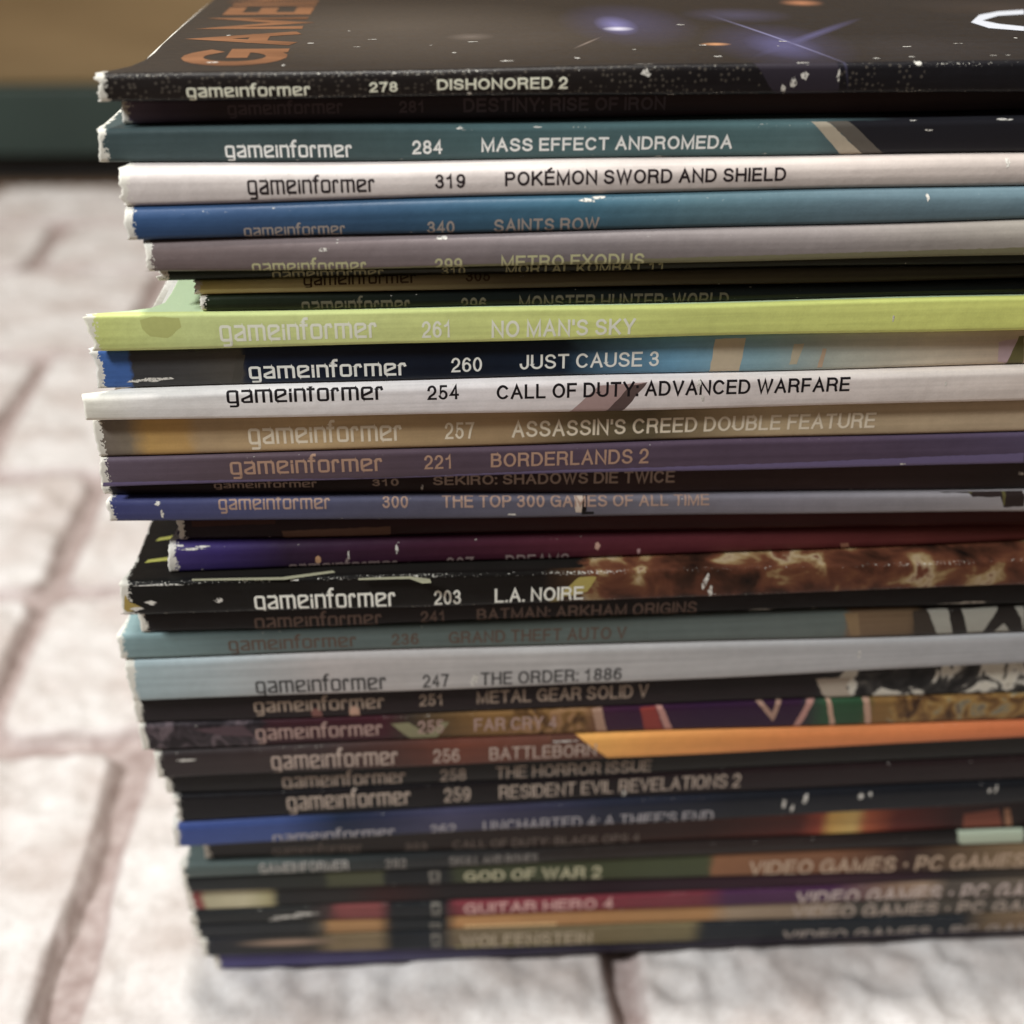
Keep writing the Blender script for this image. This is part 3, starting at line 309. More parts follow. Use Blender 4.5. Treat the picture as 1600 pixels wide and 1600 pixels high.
    {'zt': [49.701, 49.644], 'zb': [45.506, 45.628], 'yo': (1.3, 1.3), 'x0': -46.36, 'ramp': [(-46.36, '443a3f'), (-37.62, '42343a'), (-30.42, '48262e'), (-15.94, '4e202c'), (-12.7, '44392e'), (-7.83, '6a5028'), (-2.94, '8c6628'), (8.52, '8f6a2c'), (10.99, '7d5434'), (12.23, '4a2440'), (25.05, '3c1f40'), (37.56, '402440'), (40.49, '355a3e'), (45.54, '33583a'), (47.22, '8c6728'), (56.94, '8a6c28'), (67.15, '96722e')], 'text': [('logo', 'gameinformer', -32.03, -16.18, 0.289, 1.756, 'b5968a', 0.086), ('num', '255', -11.64, -8.4, 0.289, 2.089, 'b5968a', 0.086), ('title', 'FAR CRY 4', -4.49, 6.06, 0.289, 2.098, 'b5968a', 0.086)], 'patch': [([(-15.094, 0.684), (-12.67, 0.683), (-10.458, 0.23), (-8.624, 0.665), (-7.651, 0.654), (-9.497, 0.067), (-12.356, 0.048)], '8f8a64'), ([(18.715, 0.957), (19.541, 0.948), (21.491, -0.129), (20.493, -0.143)], 'c08a7c'), ([(16.673, 0.902), (18.639, 0.932), (20.417, -0.169), (17.74, -0.138)], '9a3a2e'), ([(10.517, 0.916), (11.739, 0.954), (12.738, -0.081), (11.5, -0.119)], 'b08a70'), ([(31.502, 1.002), (32.335, 0.994), (33.838, 0.592), (34.397, 1.023), (34.982, 1.017), (34.132, 0.303)], 'b08a74'), ([(38.326, 0.983), (39.389, 1.023), (37.401, -0.047), (36.566, -0.064)], 'bd8a7c'), ([(40.646, 1.01), (41.317, 1.003), (42.525, 0.0), (41.859, -0.019)], 'c09a80'), ([(45.491, 1.011), (46.333, 1.002), (47.234, 0.053), (46.397, 0.036)], 'bd967c'), ([(-0.495, 1.031), (0.07, 1.224), (0.56, 1.02)], 'b9b2a4'), ([(-39.882, 0.75), (-33.498, 0.805), (-32.058, 0.418), (-36.811, 0.519)], '5f4a50')], 'sblobs': [], 'marble': [(48.91, 240, 0.28, 1.5, [(0.35, '4e3420'), (0.47, '8a6428'), (0.55, 'a88434'), (0.62, '8c866c'), (0.7, '6e4428')]), (-0.49, 10.58, 0.3, 1.5, [(0.4, '5c3e1c'), (0.5, '8c6628'), (0.58, 'a67c4c'), (0.66, '704824')]), (-45.97, -30.42, 0.35, 1.5, [(0.4, '2f282c'), (0.52, '4c4247'), (0.6, '75656a'), (0.7, '3a3034')])], 'scuff': [], 'label': 'patchwork coloured magazine of maroon, ochre, purple and green with pink lines, number 255', 'wear': 0.4},
    {'zt': [45.506, 45.628], 'zb': [40.803, 42.426], 'yo': (0.9, 0.9), 'x0': -45.06, 'ramp': [(-45.06, '403838'), (-24.27, '4a3c3a'), (-14.48, '5c3c34'), (-6.27, '7a4430'), (5.28, '6e4434'), (6.94, 'f8ac10'), (16.92, 'f4a010'), (37.9, 'e68a1e'), (67.72, 'd67426'), (72.02, 'd67426')], 'text': [('logo', 'gameinformer', -30.45, -14.4, 0.197, 1.913, 'bda898', 0.075), ('num', '256', -9.81, -6.44, 0.197, 2.044, 'bda898', 0.075), ('title', 'BATTLEBORN', -2.57, 11.26, 0.197, 2.053, 'bda898', 0.075)], 'patch': [([(5.238, 1.089), (7.717, 1.006), (8.976, 0.828), (13.86, -0.108), (13.707, -0.19), (5.344, -0.27)], '6a4232')], 'sblobs': [], 'marble': [], 'scuff': [(-41.224, 0.593, 3, 0.5), (-37.109, -0.04, 1.2, 0.3), (6.92, 0.718, 5, 0.3), (36.838, -0.003, 1, 0.5)], 'label': 'brown black magazine that turns bright orange after its title, number 256', 'wear': 0.4, 'rt': 1.2},
    {'zt': [40.803, 42.426], 'zb': [37.004, 38.0], 'yo': (2.4, 2.4), 'x0': -44.66, 'ramp': [(-44.66, '282627'), (-7.98, '2b2726'), (17.36, '2e2c28'), (69.13, '33322f')], 'text': [('logo', 'gameinformer', -29.57, -13.59, 0.141, 1.861, 'b29f8e', 0.075), ('num', '258', -8.98, -5.63, 0.141, 2.105, 'b29f8e', 0.075), ('title', 'THE HORROR ISSUE', -1.68, 18.89, 0.141, 2.114, 'b29f8e', 0.075)], 'patch': [], 'sblobs': [], 'marble': [], 'scuff': [], 'label': 'black magazine with pale number 258, directly under the brown and orange one', 'wear': 0.4},
    {'zt': [37.004, 38.0], 'zb': [32.575, 34.227], 'yo': (2.1, 2.1), 'x0': -43.98, 'ramp': [(-43.98, '201e22'), (0.43, '221c1d'), (34.82, '302224'), (69.86, '352828')], 'text': [('logo', 'gameinformer', -29.22, -13.06, 0.282, 2.011, 'bba896', 0.075), ('num', '259', -8.57, -5.1, 0.282, 2.262, 'bba896', 0.075), ('title', 'RESIDENT EVIL REVELATIONS 2', -1.27, 31.09, 0.282, 2.272, 'bba896', 0.075)], 'patch': [], 'sblobs': [], 'marble': [], 'scuff': [(15.446, 0.24, 0.7, 1.6), (-43.608, 0.726, 1.2, 1), (-43.569, 0.345, 1, 1.2), (-9.821, -0.072, 0.8, 0.3)], 'label': 'black magazine with pale number 259, lying on the royal blue ended one', 'wear': 0.5},
    {'zt': [32.575, 34.227], 'zb': [28.031, 30.126], 'yo': (1.7, 1.7), 'x0': -44.57, 'ramp': [(-44.65, '40599c'), (-30.31, '425890'), (-22.67, '27354f'), (-16.71, '363b56'), (-8.16, '504e6a'), (0.43, '44425a'), (13.38, '2f3446'), (30.78, '272a32'), (70.5, '25272b')], 'text': [('logo', 'gameinformer', -31.58, -15.34, 0.012, 1.732, 'a8a3a6', 0.086), ('num', '262', -10.56, -7.13, 0.012, 2.103, 'a8a3a6', 0.086), ('title', "UNCHARTED 4: A THIEF'S END", -3.44, 27.81, 0.012, 2.229, 'a8a3a6', 0.086)], 'patch': [], 'sblobs': [], 'marble': [], 'scuff': [(37.314, 0.561, 0.8, 2.2), (38.557, 0.346, 0.7, 2), (40.162, 0.652, 1, 2.2), (47.795, 0.666, 0.9, 1.5), (49.095, 0.7, 0.6, 1), (65.482, 0.655, 0.7, 1.2), (66.449, 0.667, 0.6, 2)], 'label': 'royal blue magazine darkening to charcoal along its spine, white cracks, number 262', 'wear': 0.5, 'rt': 1.2},
    {'zt': [28.031, 30.126], 'zb': [23.48, 23.55], 'yo': (4, 4), 'x0': -41.48, 'ramp': [(-41.48, '42403f'), (-25.71, '403c3a'), (9.43, '46332c'), (27.26, '4a2a22'), (40.75, '6a2a1c'), (43.64, 'b0481c'), (45.26, 'e8b83a'), (48.43, 'f0c860'), (50.24, 'c8641e'), (54.33, '7a2a1c'), (62.53, '4a1c1a'), (72.6, '2a1c1a')], 'text': [('logo', 'gameinformer', -32.22, -20.04, 0.103, 1.666, '85786e', 0.086), ('num', '303', -14.19, -11.12, 0.103, 1.565, '85786e', 0.086), ('title', 'CALL OF DUTY: BLACK OPS 4', -7.61, 18.33, 0.103, 1.691, '85786e', 0.086)], 'patch': [([(63.962, 0.449), (68.892, 0.528), (70.299, 0.04), (64.505, 0.015)], '9a5236'), ([(69.634, 0.521), (70.537, 0.53), (71.56, 0.066), (70.674, 0.038)], 'b58058')], 'sblobs': [], 'marble': [], 'scuff': [], 'label': 'dark magazine with a small fiery yellow glow printed on its spine, low in the stack', 'wear': 0.5},
    {'zt': [23.48, 23.55], 'zb': [21.036, 21.241], 'yo': (3.2, 3.2), 'x0': -44.8, 'ramp': [(-44.8, '606e6a'), (-32.9, '586460'), (-24.16, '3e4442'), (-13.61, '383a3a'), (9.47, '3a322e'), (36.51, '3b2f2c'), (62.13, '2c2826'), (73.23, '3a332c')], 'text': [('num', '292', -16.96, -14.05, 0.25, 1.46, '8f8880', 0.086), ('title', 'SKULL AND BONES', -8.14, 4.12, 0.25, 1.468, '8f8880', 0.086), ('title', 'GAMEINFORMER', -34.21, -21.97, 0.25, 1.565, 'a9a49c', 0.1)], 'patch': [([(63.454, 1.086), (64.084, 1.336), (72.75, 1.508), (73.374, 0.208), (64.587, 0.152), (63.632, 0.442)], 'b5c2a8')], 'sblobs': [], 'marble': [], 'scuff': [], 'label': 'grey green ended magazine with small capitals and a mint bar along its spine', 'wear': 0.5},
    {'zt': [21.036, 21.241], 'zb': [17.851, 16.202], 'yo': (3.6, 3.6), 'x0': -45.03, 'ramp': [(-45.03, '2c3032'), (-25.71, '33362f'), (-24.82, '55573c'), (-17.55, '55573c'), (-17.02, '25282a'), (-8.37, '25282a'), (-7.03, '464c30'), (28.53, '4e5634'), (29.26, '98663a'), (46.2, '8a5a34'), (57.34, '46281f'), (63.88, '6a5236'), (74.21, '8f7650')], 'text': [('title', 'GOD OF WAR 2', -6.13, 13.23, 0.153, 2.476, 'c3bd96', 0.085), ('title', 'VIDEO GAMES • PC GAMES', 34.4, 74.58, 0.099, 2.517, 'c4a98c', 0.085)], 'patch': [([(-11.008, 0.725), (-9.443, 0.703), (-9.45, 0.626), (-11.017, 0.647)], '8d877c'), ([(-11.017, 0.647), (-10.664, 0.642), (-10.682, 0.471), (-11.035, 0.476)], '8d877c'), ([(-9.844, 0.602), (-9.452, 0.597), (-9.468, 0.42), (-9.861, 0.425)], '8d877c'), ([(-11.04, 0.426), (-9.469, 0.406), (-9.475, 0.342), (-11.047, 0.362)], '8d877c'), ([(-10.854, 0.331), (-10.461, 0.326), (-10.486, 0.075), (-10.88, 0.08)], '8d877c'), ([(-10.03, 0.306), (-9.577, 0.301), (-9.589, 0.173), (-10.042, 0.178)], '8d877c'), ([(-10.676, 0.142), (-9.396, 0.128), (-9.402, 0.056), (-10.684, 0.07)], '8d877c')], 'sblobs': [], 'marble': [], 'scuff': [], 'label': 'olive green magazine with pale capitals and a brown stretch, low in the stack', 'wear': 0.5},
    {'zt': [17.851, 16.202], 'zb': [13.568, 13.344], 'yo': (4.2, 4.2), 'x0': -44.97, 'ramp': [(-44.97, '9a4844'), (-43.02, '9a4a44'), (-42.31, 'b9b08a'), (-37.16, 'c9c09a'), (-33.6, 'aca372'), (-32.18, '2d2d2d'), (-22.87, '35302e'), (-17.47, '42201f'), (-8.44, '2a2122'), (5.21, '2a1c20'), (18.98, '331828'), (46.89, '451c31'), (60.08, '3a1c2a'), (65.77, '2a2422'), (75.29, '4a4034')], 'text': [], 'patch': [], 'sblobs': [], 'marble': [], 'scuff': [(-40.023, 0.072, 8, 0.5), (-35.6, -0.05, 6, 0.6), (-44.421, 0.189, 3, 0.4), (-29.301, -0.014, 5, 0.6)], 'label': 'dark magazine ending in a torn cream and red label, low in the stack', 'wear': 0.7},
    {'zt': [13.568, 13.344], 'zb': [10.885, 9.735], 'yo': (4.1, 4.1), 'x0': -44.84, 'ramp': [(-44.84, '2b2f31'), (-28.5, '3a3a38'), (-25.6, '4c3c3a'), (-23.97, '8e4a48'), (-18.53, '8c4846'), (-16.53, '2a2c2f'), (-8.97, '2c3032'), (-7.14, '8c3440'), (9.88, '8f3542'), (28.01, '863644'), (31.75, '5c325a'), (47.29, '5c325a'), (55.83, '8e705a'), (60.59, 'a88c70'), (64.41, '5e554c'), (75.92, '7a6c5c')], 'text': [('title', 'GUITAR HERO 4', -6.22, 15.25, 0.243, 2.059, 'd3a59c', 0.085), ('title', 'VIDEO GAMES • PC GAMES', 42.09, 82.96, 0.067, 2.231, 'c9b6ac', 0.085)], 'patch': [([(-10.87, 0.909), (-9.561, 0.885), (-9.57, 0.763), (-10.88, 0.787)], '8d877c'), ([(-10.88, 0.787), (-10.585, 0.782), (-10.606, 0.515), (-10.901, 0.52)], '8d877c'), ([(-9.901, 0.725), (-9.573, 0.719), (-9.592, 0.441), (-9.921, 0.447)], '8d877c'), ([(-10.908, 0.442), (-9.594, 0.419), (-9.601, 0.319), (-10.916, 0.341)], '8d877c'), ([(-10.755, 0.294), (-10.426, 0.288), (-10.457, -0.105), (-10.786, -0.099)], '8d877c'), ([(-10.066, 0.26), (-9.688, 0.253), (-9.702, 0.052), (-10.081, 0.058)], '8d877c'), ([(-10.614, -0.001), (-9.542, -0.018), (-9.55, -0.13), (-10.622, -0.113)], '8d877c')], 'sblobs': [], 'marble': [], 'scuff': [(-31.22, 0.42, 7, 0.6), (-28.484, 0.55, 5, 0.8), (-33.059, 0.27, 4, 0.4)], 'label': 'crimson and purple magazine with pale capitals, low in the stack above the orange one', 'wear': 0.7},
    {'zt': [10.885, 9.735], 'zb': [7.968, 6.249], 'yo': (4.4, 4.4), 'x0': -44.77, 'ramp': [(-44.77, '33363a'), (-28.74, '3b3c3c'), (-26.92, '5f584c'), (-25.27, 'b0844a'), (-18.69, 'ae8248'), (-16.67, '2d3033'), (-9.03, '2f3436'), (-7.09, 'c08c46'), (10.0, 'bd8a48'), (29.28, 'b88745'), (32.59, 'a48e72'), (45.92, 'a08a70'), (50.71, '544e46'), (76.83, '5f574c')], 'text': [('title', 'VIDEO GAMES • PC GAMES', 41.91, 83.47, 0.124, 2.271, 'b8a696', 0.085)], 'patch': [([(-6.266, 0.34), (7.217, 0.313), (7.24, -0.017), (-6.281, 0.004)], 'f0c07c'), ([(-11.146, 0.543), (-9.673, 0.521), (-9.68, 0.438), (-11.153, 0.46)], '8d877c'), ([(-11.153, 0.46), (-10.822, 0.455), (-10.837, 0.272), (-11.169, 0.277)], '8d877c'), ([(-10.05, 0.413), (-9.682, 0.407), (-9.696, 0.218), (-10.065, 0.223)], '8d877c'), ([(-11.173, 0.224), (-9.697, 0.203), (-9.702, 0.134), (-11.179, 0.155)], '8d877c'), ([(-10.997, 0.122), (-10.628, 0.117), (-10.649, -0.151), (-11.02, -0.145)], '8d877c'), ([(-10.223, 0.096), (-9.797, 0.09), (-9.808, -0.048), (-10.233, -0.042)], '8d877c'), ([(-10.829, -0.079), (-9.626, -0.096), (-9.631, -0.172), (-10.835, -0.156)], '8d877c')], 'sblobs': [], 'marble': [], 'scuff': [], 'label': 'amber orange magazine low in the stack, between the crimson and the tan one', 'wear': 0.6},
    {'zt': [7.968, 6.249], 'zb': [3.989, 2.376], 'yo': (4.3, 4.3), 'x0': -44.07, 'ramp': [(-44.07, '33353c'), (-28.07, '46423c'), (-24.85, '8a7654'), (-18.85, '8a7654'), (-16.54, '2c3034'), (-9.57, '30343a'), (-7.52, '7d6c50'), (26.69, '857850'), (29.08, '32363b'), (67.75, '2c3238'), (71.67, '766248'), (77.57, '8c7252')], 'text': [('title', 'WOLFENSTEIN', -6.78, 12.46, 0.122, 2.542, 'bfae90', 0.085), ('title', 'VIDEO GAMES • PC GAMES', 41.06, 83.49, -0.035, 2.188, 'b3a599', 0.085)], 'patch': [([(-7.731, 0.201), (27.276, 0.132), (27.904, -0.366), (-7.953, -0.276)], 'aba05c'), ([(-11.051, 0.773), (-9.716, 0.758), (-9.725, 0.661), (-11.061, 0.676)], '8d877c'), ([(-11.061, 0.676), (-10.76, 0.673), (-10.782, 0.462), (-11.083, 0.466)], '8d877c'), ([(-10.063, 0.63), (-9.729, 0.626), (-9.749, 0.406), (-10.084, 0.41)], '8d877c'), ([(-11.09, 0.404), (-9.75, 0.388), (-9.758, 0.309), (-11.098, 0.324)], '8d877c'), ([(-10.934, 0.287), (-10.599, 0.283), (-10.631, -0.027), (-10.967, -0.023)], '8d877c'), ([(-10.232, 0.261), (-9.847, 0.257), (-9.861, 0.097), (-10.248, 0.102)], '8d877c'), ([(-10.791, 0.055), (-9.698, 0.042), (-9.706, -0.047), (-10.8, -0.034)], '8d877c')], 'sblobs': [(-31.7, 0.65, 8, 0.9, 0, 'a88c74', 1.4)], 'marble': [], 'scuff': [], 'label': 'tan and charcoal magazine with pale capitals, last but one at the foot of the stack', 'wear': 0.5},
    {'zt': [3.989, 2.376], 'zb': [0.15, 0.15], 'yo': (5.2, 5.2), 'x0': -42.81, 'ramp': [(-42.81, '5f5890'), (-25.61, '5a5480'), (-8.7, '504a66'), (19.88, '423c4c'), (78.54, '443c50')], 'text': [], 'patch': [], 'sblobs': [], 'marble': [], 'scuff': [], 'label': 'dull violet magazine at the very bottom, resting on the white brick sheet', 'wear': 0.3}
]
FRONT_ART = [(18, [[(-42.31, 7.46), (-41.98, 8.19), (-39.72, 8.83), (-39.62, 8.22)], [(-42.69, 2.58), (-42.37, 3.26), (-40.23, 3.72), (-40.1, 3.01)]], 'b9b53a'), (18, [[(-36.58, -1.56), (-36.64, -1.15), (-26.44, -1.4), (-20.66, -0.33), (-20.34, -0.76), (-26.1, -1.96)], [(-17.63, -2.12), (-11.78, -2.01), (-9.43, -2.67), (-9.29, -3.48), (-10.31, -3.56), (-11.77, -2.55), (-17.62, -2.52)]], 'a5a182')]
COVER_WHITE = [[(53.2, 23.43), (56.47, 29.39), (60.01, 32.5), (63.76, 33.98), (62.13, 30.09), (58.49, 28.71), (55.06, 24.79), (55.92, 22.28), (58.02, 20.26), (56.74, 17.2), (53.6, 19.18)]]

# ------------------------------------------------------------------ one magazine
UL, UR = -45.0, 55.0
SAG = 0.055
def lerp2(p, x): return p[0]+(p[1]-p[0])*(x-UL)/(UR-UL)
def bulge(x, s): return 0.19*math.sin(x*.052+s*1.9)+0.07*math.sin(x*.15+s*2.3)
def gsag(y):
    t = min(max((y-1)/199, 0), 1); return t*t*(3-2*t)
LEN, WID = 273.0, 203.0
YB = [0.7, 1.5, 3, 6, 10, 15, 22, 30, 40, 55, 75, 100, 140, 180, WID]
class Mag:
    def __init__(self, i, d):
        self.i, self.d = i, d
        xm = d['x0']+60
        self.tn = lerp2(d['zt'], xm)-lerp2(d['zb'], xm)
        self.rt = min(d.get('rt', .6), self.tn*.42); self.rb = min(.5, self.tn*.3)
        nb, nf, ntp = 4, 7, 6
        self.seq = [('b', k/nb) for k in range(nb)]+[('f', k/nf) for k in range(nf)]+[('t', k/ntp) for k in range(ntp+1)]
        pts = [self.prof(xm, k) for k in range(len(self.seq))]
        self.s = [0.0]
        for a, b in zip(pts, pts[1:]): self.s.append(self.s[-1]+math.dist(a, b))
        self.L = self.s[-1]
    def bounds(self, x):
        d = self.d
        return lerp2(d['zb'], x)+bulge(x, self.i+1)*.6+.03, lerp2(d['zt'], x)+bulge(x, self.i)*.6-.03
    def prof(self, x, k):
        zb, zt = self.bounds(x); kind, f = self.seq[k]
        y0 = lerp2(self.d['yo'], x)+.09*math.sin(x*.043+self.i*1.7)
        if kind == 'b': a = f*math.pi/2; return (y0+self.rb*(1-math.sin(a)), zb+self.rb*(1-math.cos(a)))
        if kind == 't': a = f*math.pi/2; return (y0+self.rt*(1-math.cos(a)), zt-self.rt*(1-math.sin(a)))
        return (y0-.05*math.sin(f*math.pi), zb+self.rb+f*(zt-self.rt-zb-self.rb))
    def warp(self, x, y, z): return (x, y, z*(1-SAG*gsag(y)))
    def at(self, x, v, off):
        """a point on the spine at x and arc height v (mm), lifted off mm"""
        v = min(max(v, 0), self.L); k = 0
        while k < len(self.s)-2 and self.s[k+1] < v: k += 1
        f = (v-self.s[k])/(self.s[k+1]-self.s[k])
        a, b = self.prof(x, k), self.prof(x, k+1)
        l = math.dist(a, b) or 1e-9; n = (-(b[1]-a[1])/l, (b[0]-a[0])/l)
        return self.warp(x, a[0]+(b[0]-a[0])*f+n[0]*off, a[1]+(b[1]-a[1])*f+n[1]*off)
    def front(self, x, y, off):
        zb, zt = self.bounds(x); return self.warp(x, y, zt+off)
    def lay(self, polys, step, base, vtop=None):
        """lay flat (u, v) polygons on the spine, cut at every crease of its curve"""
        V, F = [], []
        for q, poly in enumerate(polys):
            off = base+step*q
            x0_, x1_ = min(p[0] for p in poly), max(p[0] for p in poly)
            cuts = [poly]
            if x1_-x0_ > 6:
                cuts = []; nn = int((x1_-x0_)/4)+1
                for c in range(nn):
                    a = x0_+(x1_-x0_)*c/nn; b = x0_+(x1_-x0_)*(c+1)/nn
                    pp = clip(clip(poly, 0, a, True), 0, b, False)
                    if len(pp) >= 3: cuts.append(pp)
            for cp in cuts:
                lo, hi = min(p[1] for p in cp), max(p[1] for p in cp)
                for k in range(len(self.s)-1):
                    a, b = self.s[k], self.s[k+1]
                    if b <= lo or a >= hi: continue
                    pp = clip(clip(cp, 1, a, True), 1, b, False)
                    if len(pp) < 3: continue
                    base_i = len(V)
                    for (x, v) in pp: V.append(self.at(x, min(max(v, a+1e-5), b-1e-5), off))
                    F.append(list(range(base_i, base_i+len(pp))))
        return V, F

INK = {}
def ink(hexcol, rough=.42):
    key = (hexcol, rough)
    if key not in INK:
        m = bpy.data.materials.new('ink_'+hexcol); nt, N, LK, B = nodes_of(m)
        tc = N.new('ShaderNodeTexCoord'); n = N.new('ShaderNodeTexNoise'); n.inputs['Scale'].default_value = 1800; n.inputs['Detail'].default_value = 3
        LK.new(tc.outputs['Object'], n.inputs['Vector'])
        r = N.new('ShaderNodeValToRGB'); c = hexlin(hexcol, ALB)
        r.color_ramp.elements[0].position = .3; r.color_ramp.elements[0].color = tuple(v*.95 for v in c[:3])+(1,)
        r.color_ramp.elements[1].position = .6; r.color_ramp.elements[1].color = c
        LK.new(n.outputs['Fac'], r.inputs['Fac']); LK.new(r.outputs[0], B.inputs['Base Color']); B.inputs['Roughness'].default_value = rough; B.inputs['Specular IOR Level'].default_value = .18
        INK[key] = m
    return INK[key]
ALB = 0.98
PAPER = (0.74, 0.71, 0.62, 1)

SCUFF = bpy.data.materials.new('cracked_ink'); _nt, _N, _LK, _B = nodes_of(SCUFF)
_B.inputs['Base Color'].default_value = (.70, .67, .60, 1); _B.inputs['Roughness'].default_value = .8
_tc = _N.new('ShaderNodeTexCoord'); _n = _N.new('ShaderNodeTexNoise'); _n.inputs['Scale'].default_value = 3200; _n.inputs['Detail'].default_value = 4
_LK.new(_tc.outputs['Object'], _n.inputs['Vector'])
_r = _N.new('ShaderNodeValToRGB'); _r.color_ramp.elements[0].position = .34; _r.color_ramp.elements[1].position = .52
_r.color_ramp.elements[0].color = (0, 0, 0, 1); _r.color_ramp.elements[1].color = (1, 1, 1, 1)
_LK.new(_n.outputs['Fac'], _r.inputs['Fac']); _LK.new(_r.outputs[0], _B.inputs['Alpha'])

def math_node(N, LK, op, a, b=None, clamp=False):
    n = N.new('ShaderNodeMath'); n.operation = op; n.use_clamp = clamp
    for i, v in enumerate((a, b)):
        if v is None: continue
        if isinstance(v, (int, float)): n.inputs[i].default_value = v
        else: LK.new(v, n.inputs[i])
    return n.outputs[0]

def i_top(mg): return mg.i == 0      # the top cover is laminated, glossier than the rubbed spines

def cover_mat(mg):
    """printed, slightly worn glossy cover: colours run along the spine (UV x in mm), wear gathers on its creases (UV y in mm)"""
    d = mg.d; m = bpy.data.materials.new('magazine_cover'); nt, N, LK, B = nodes_of(m)
    uvn = N.new('ShaderNodeUVMap'); uvn.uv_map = 'print'
    sp = N.new('ShaderNodeSeparateXYZ'); LK.new(uvn.outputs[0], sp.inputs[0])
    X, V = sp.outputs[0], sp.outputs[1]
    tcm = N.new('ShaderNodeMapping'); LK.new(uvn.outputs[0], tcm.inputs[0]); tcm.inputs['Location'].default_value = (d['x0']*3.7, mg.i*13.1, mg.i*7.3)
    def noise(scale, detail=3, vec=None):
        n = N.new('ShaderNodeTexNoise'); n.inputs['Scale'].default_value = scale; n.inputs['Detail'].default_value = detail
        LK.new(vec or tcm.outputs[0], n.inputs['Vector']); return n.outputs['Fac']
    stm = N.new('ShaderNodeMapping'); LK.new(tcm.outputs[0], stm.inputs[0]); stm.inputs['Scale'].default_value = (.04, 1.6, 1)
    nS = noise(1.0, 3, stm.outputs[0])
    nA, nB, nC = noise(.09, 4), noise(.9, 4), noise(4.5, 3)
    ramp = d['ramp']; xa, xb = ramp[0][0]-1, max(ramp[-1][0], 60)+1
    wobble = math_node(N, LK, 'MULTIPLY', math_node(N, LK, 'SUBTRACT', nB, .5), 1.2)
    xx = math_node(N, LK, 'ADD', X, wobble)
    t = math_node(N, LK, 'DIVIDE', math_node(N, LK, 'SUBTRACT', xx, xa), xb-xa, True)
    cr = N.new('ShaderNodeValToRGB'); el = cr.color_ramp.elements
    while len(el) > 1: el.remove(el[-1])
    for q, (x, c) in enumerate(ramp[:31]):
        p = (x-xa)/(xb-xa)
        e = el[0] if q == 0 else el.new(p)
        e.position = p; e.color = hexlin(c, ALB)
    LK.new(t, cr.inputs['Fac'])
    hs = N.new('ShaderNodeHueSaturation'); LK.new(cr.outputs[0], hs.inputs['Color'])
    val = math_node(N, LK, 'ADD', math_node(N, LK, 'MULTIPLY', nA, .30), math_node(N, LK, 'ADD', math_node(N, LK, 'MULTIPLY', nB, .16), math_node(N, LK, 'ADD', math_node(N, LK, 'MULTIPLY', nC, .14), math_node(N, LK, 'ADD', math_node(N, LK, 'MULTIPLY', nS, .5), .45))))
    LK.new(val, hs.inputs['Value']); col = hs.outputs[0]
    if d.get('speck'):
        vo = N.new('ShaderNodeTexVoronoi'); vo.inputs['Scale'].default_value = 1.9; vo.inputs['Randomness'].default_value = .6; LK.new(tcm.outputs[0], vo.inputs['Vector'])
        dots = math_node(N, LK, 'LESS_THAN', vo.outputs['Distance'], .30)
        lim = math_node(N, LK, 'MULTIPLY', dots, math_node(N, LK, 'MULTIPLY', math_node(N, LK, 'LESS_THAN', X, 40), math_node(N, LK, 'MULTIPLY', nB, .26)))
        lim = math_node(N, LK, 'MULTIPLY', lim, math_node(N, LK, 'LESS_THAN', V, mg.L-.2))
        mxs = N.new('ShaderNodeMixRGB'); LK.new(lim, mxs.inputs['Fac']); LK.new(col, mxs.inputs[1]); mxs.inputs[2].default_value = (.42, .36, .28, 1); col = mxs.outputs[0]
    if 'front' in d:
        mf = N.new('ShaderNodeMixRGB'); LK.new(math_node(N, LK, 'GREATER_THAN', V, mg.L+.4), mf.inputs['Fac']); LK.new(col, mf.inputs[1]); mf.inputs[2].default_value = hexlin(d['front'], ALB); col = mf.outputs[0]
    for (ma, mb_, sc, dist, stops) in d.get('marble', []):
        nn = N.new('ShaderNodeTexNoise'); nn.inputs['Scale'].default_value = sc; nn.inputs['Detail'].default_value = 5; nn.inputs['Distortion'].default_value = dist; LK.new(tcm.outputs[0], nn.inputs['Vector'])
        rm = N.new('ShaderNodeValToRGB'); ee = rm.color_ramp.elements
        while len(ee) > 1: ee.remove(ee[-1])
        for q, (p_, c_) in enumerate(stops):
            e_ = ee[0] if q == 0 else ee.new(p_)
            e_.position = p_; e_.color = hexlin(c_, ALB)
        LK.new(nn.outputs['Fac'], rm.inputs['Fac'])
        xw = math_node(N, LK, 'ADD', X, math_node(N, LK, 'MULTIPLY', math_node(N, LK, 'SUBTRACT', nB, .5), 4.0))
        mk_ = math_node(N, LK, 'MULTIPLY', math_node(N, LK, 'DIVIDE', math_node(N, LK, 'SUBTRACT', xw, ma), 1.2, True), math_node(N, LK, 'DIVIDE', math_node(N, LK, 'SUBTRACT', mb_, xw), 1.2, True))
        mm_ = N.new('ShaderNodeMixRGB'); LK.new(mk_, mm_.inputs['Fac']); LK.new(col, mm_.inputs[1]); LK.new(rm.outputs[0], mm_.inputs[2]); col = mm_.outputs[0]
    for (bx, by_, rx, ry, rot, bc, amt) in d.get('blobs', [])+[(b_[0], (b_[1]-1)*mg.L)+tuple(b_[2:]) for b_ in d.get('sblobs', [])]:  # soft colour spots; the top cover's broad brown ones paint in its sheen
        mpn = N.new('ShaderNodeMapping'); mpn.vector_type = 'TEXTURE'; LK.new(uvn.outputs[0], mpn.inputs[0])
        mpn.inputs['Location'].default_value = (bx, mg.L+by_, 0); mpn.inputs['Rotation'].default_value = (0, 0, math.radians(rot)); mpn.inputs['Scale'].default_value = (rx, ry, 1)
        gn = N.new('ShaderNodeTexGradient'); gn.gradient_type = 'SPHERICAL'; LK.new(mpn.outputs[0], gn.inputs[0])
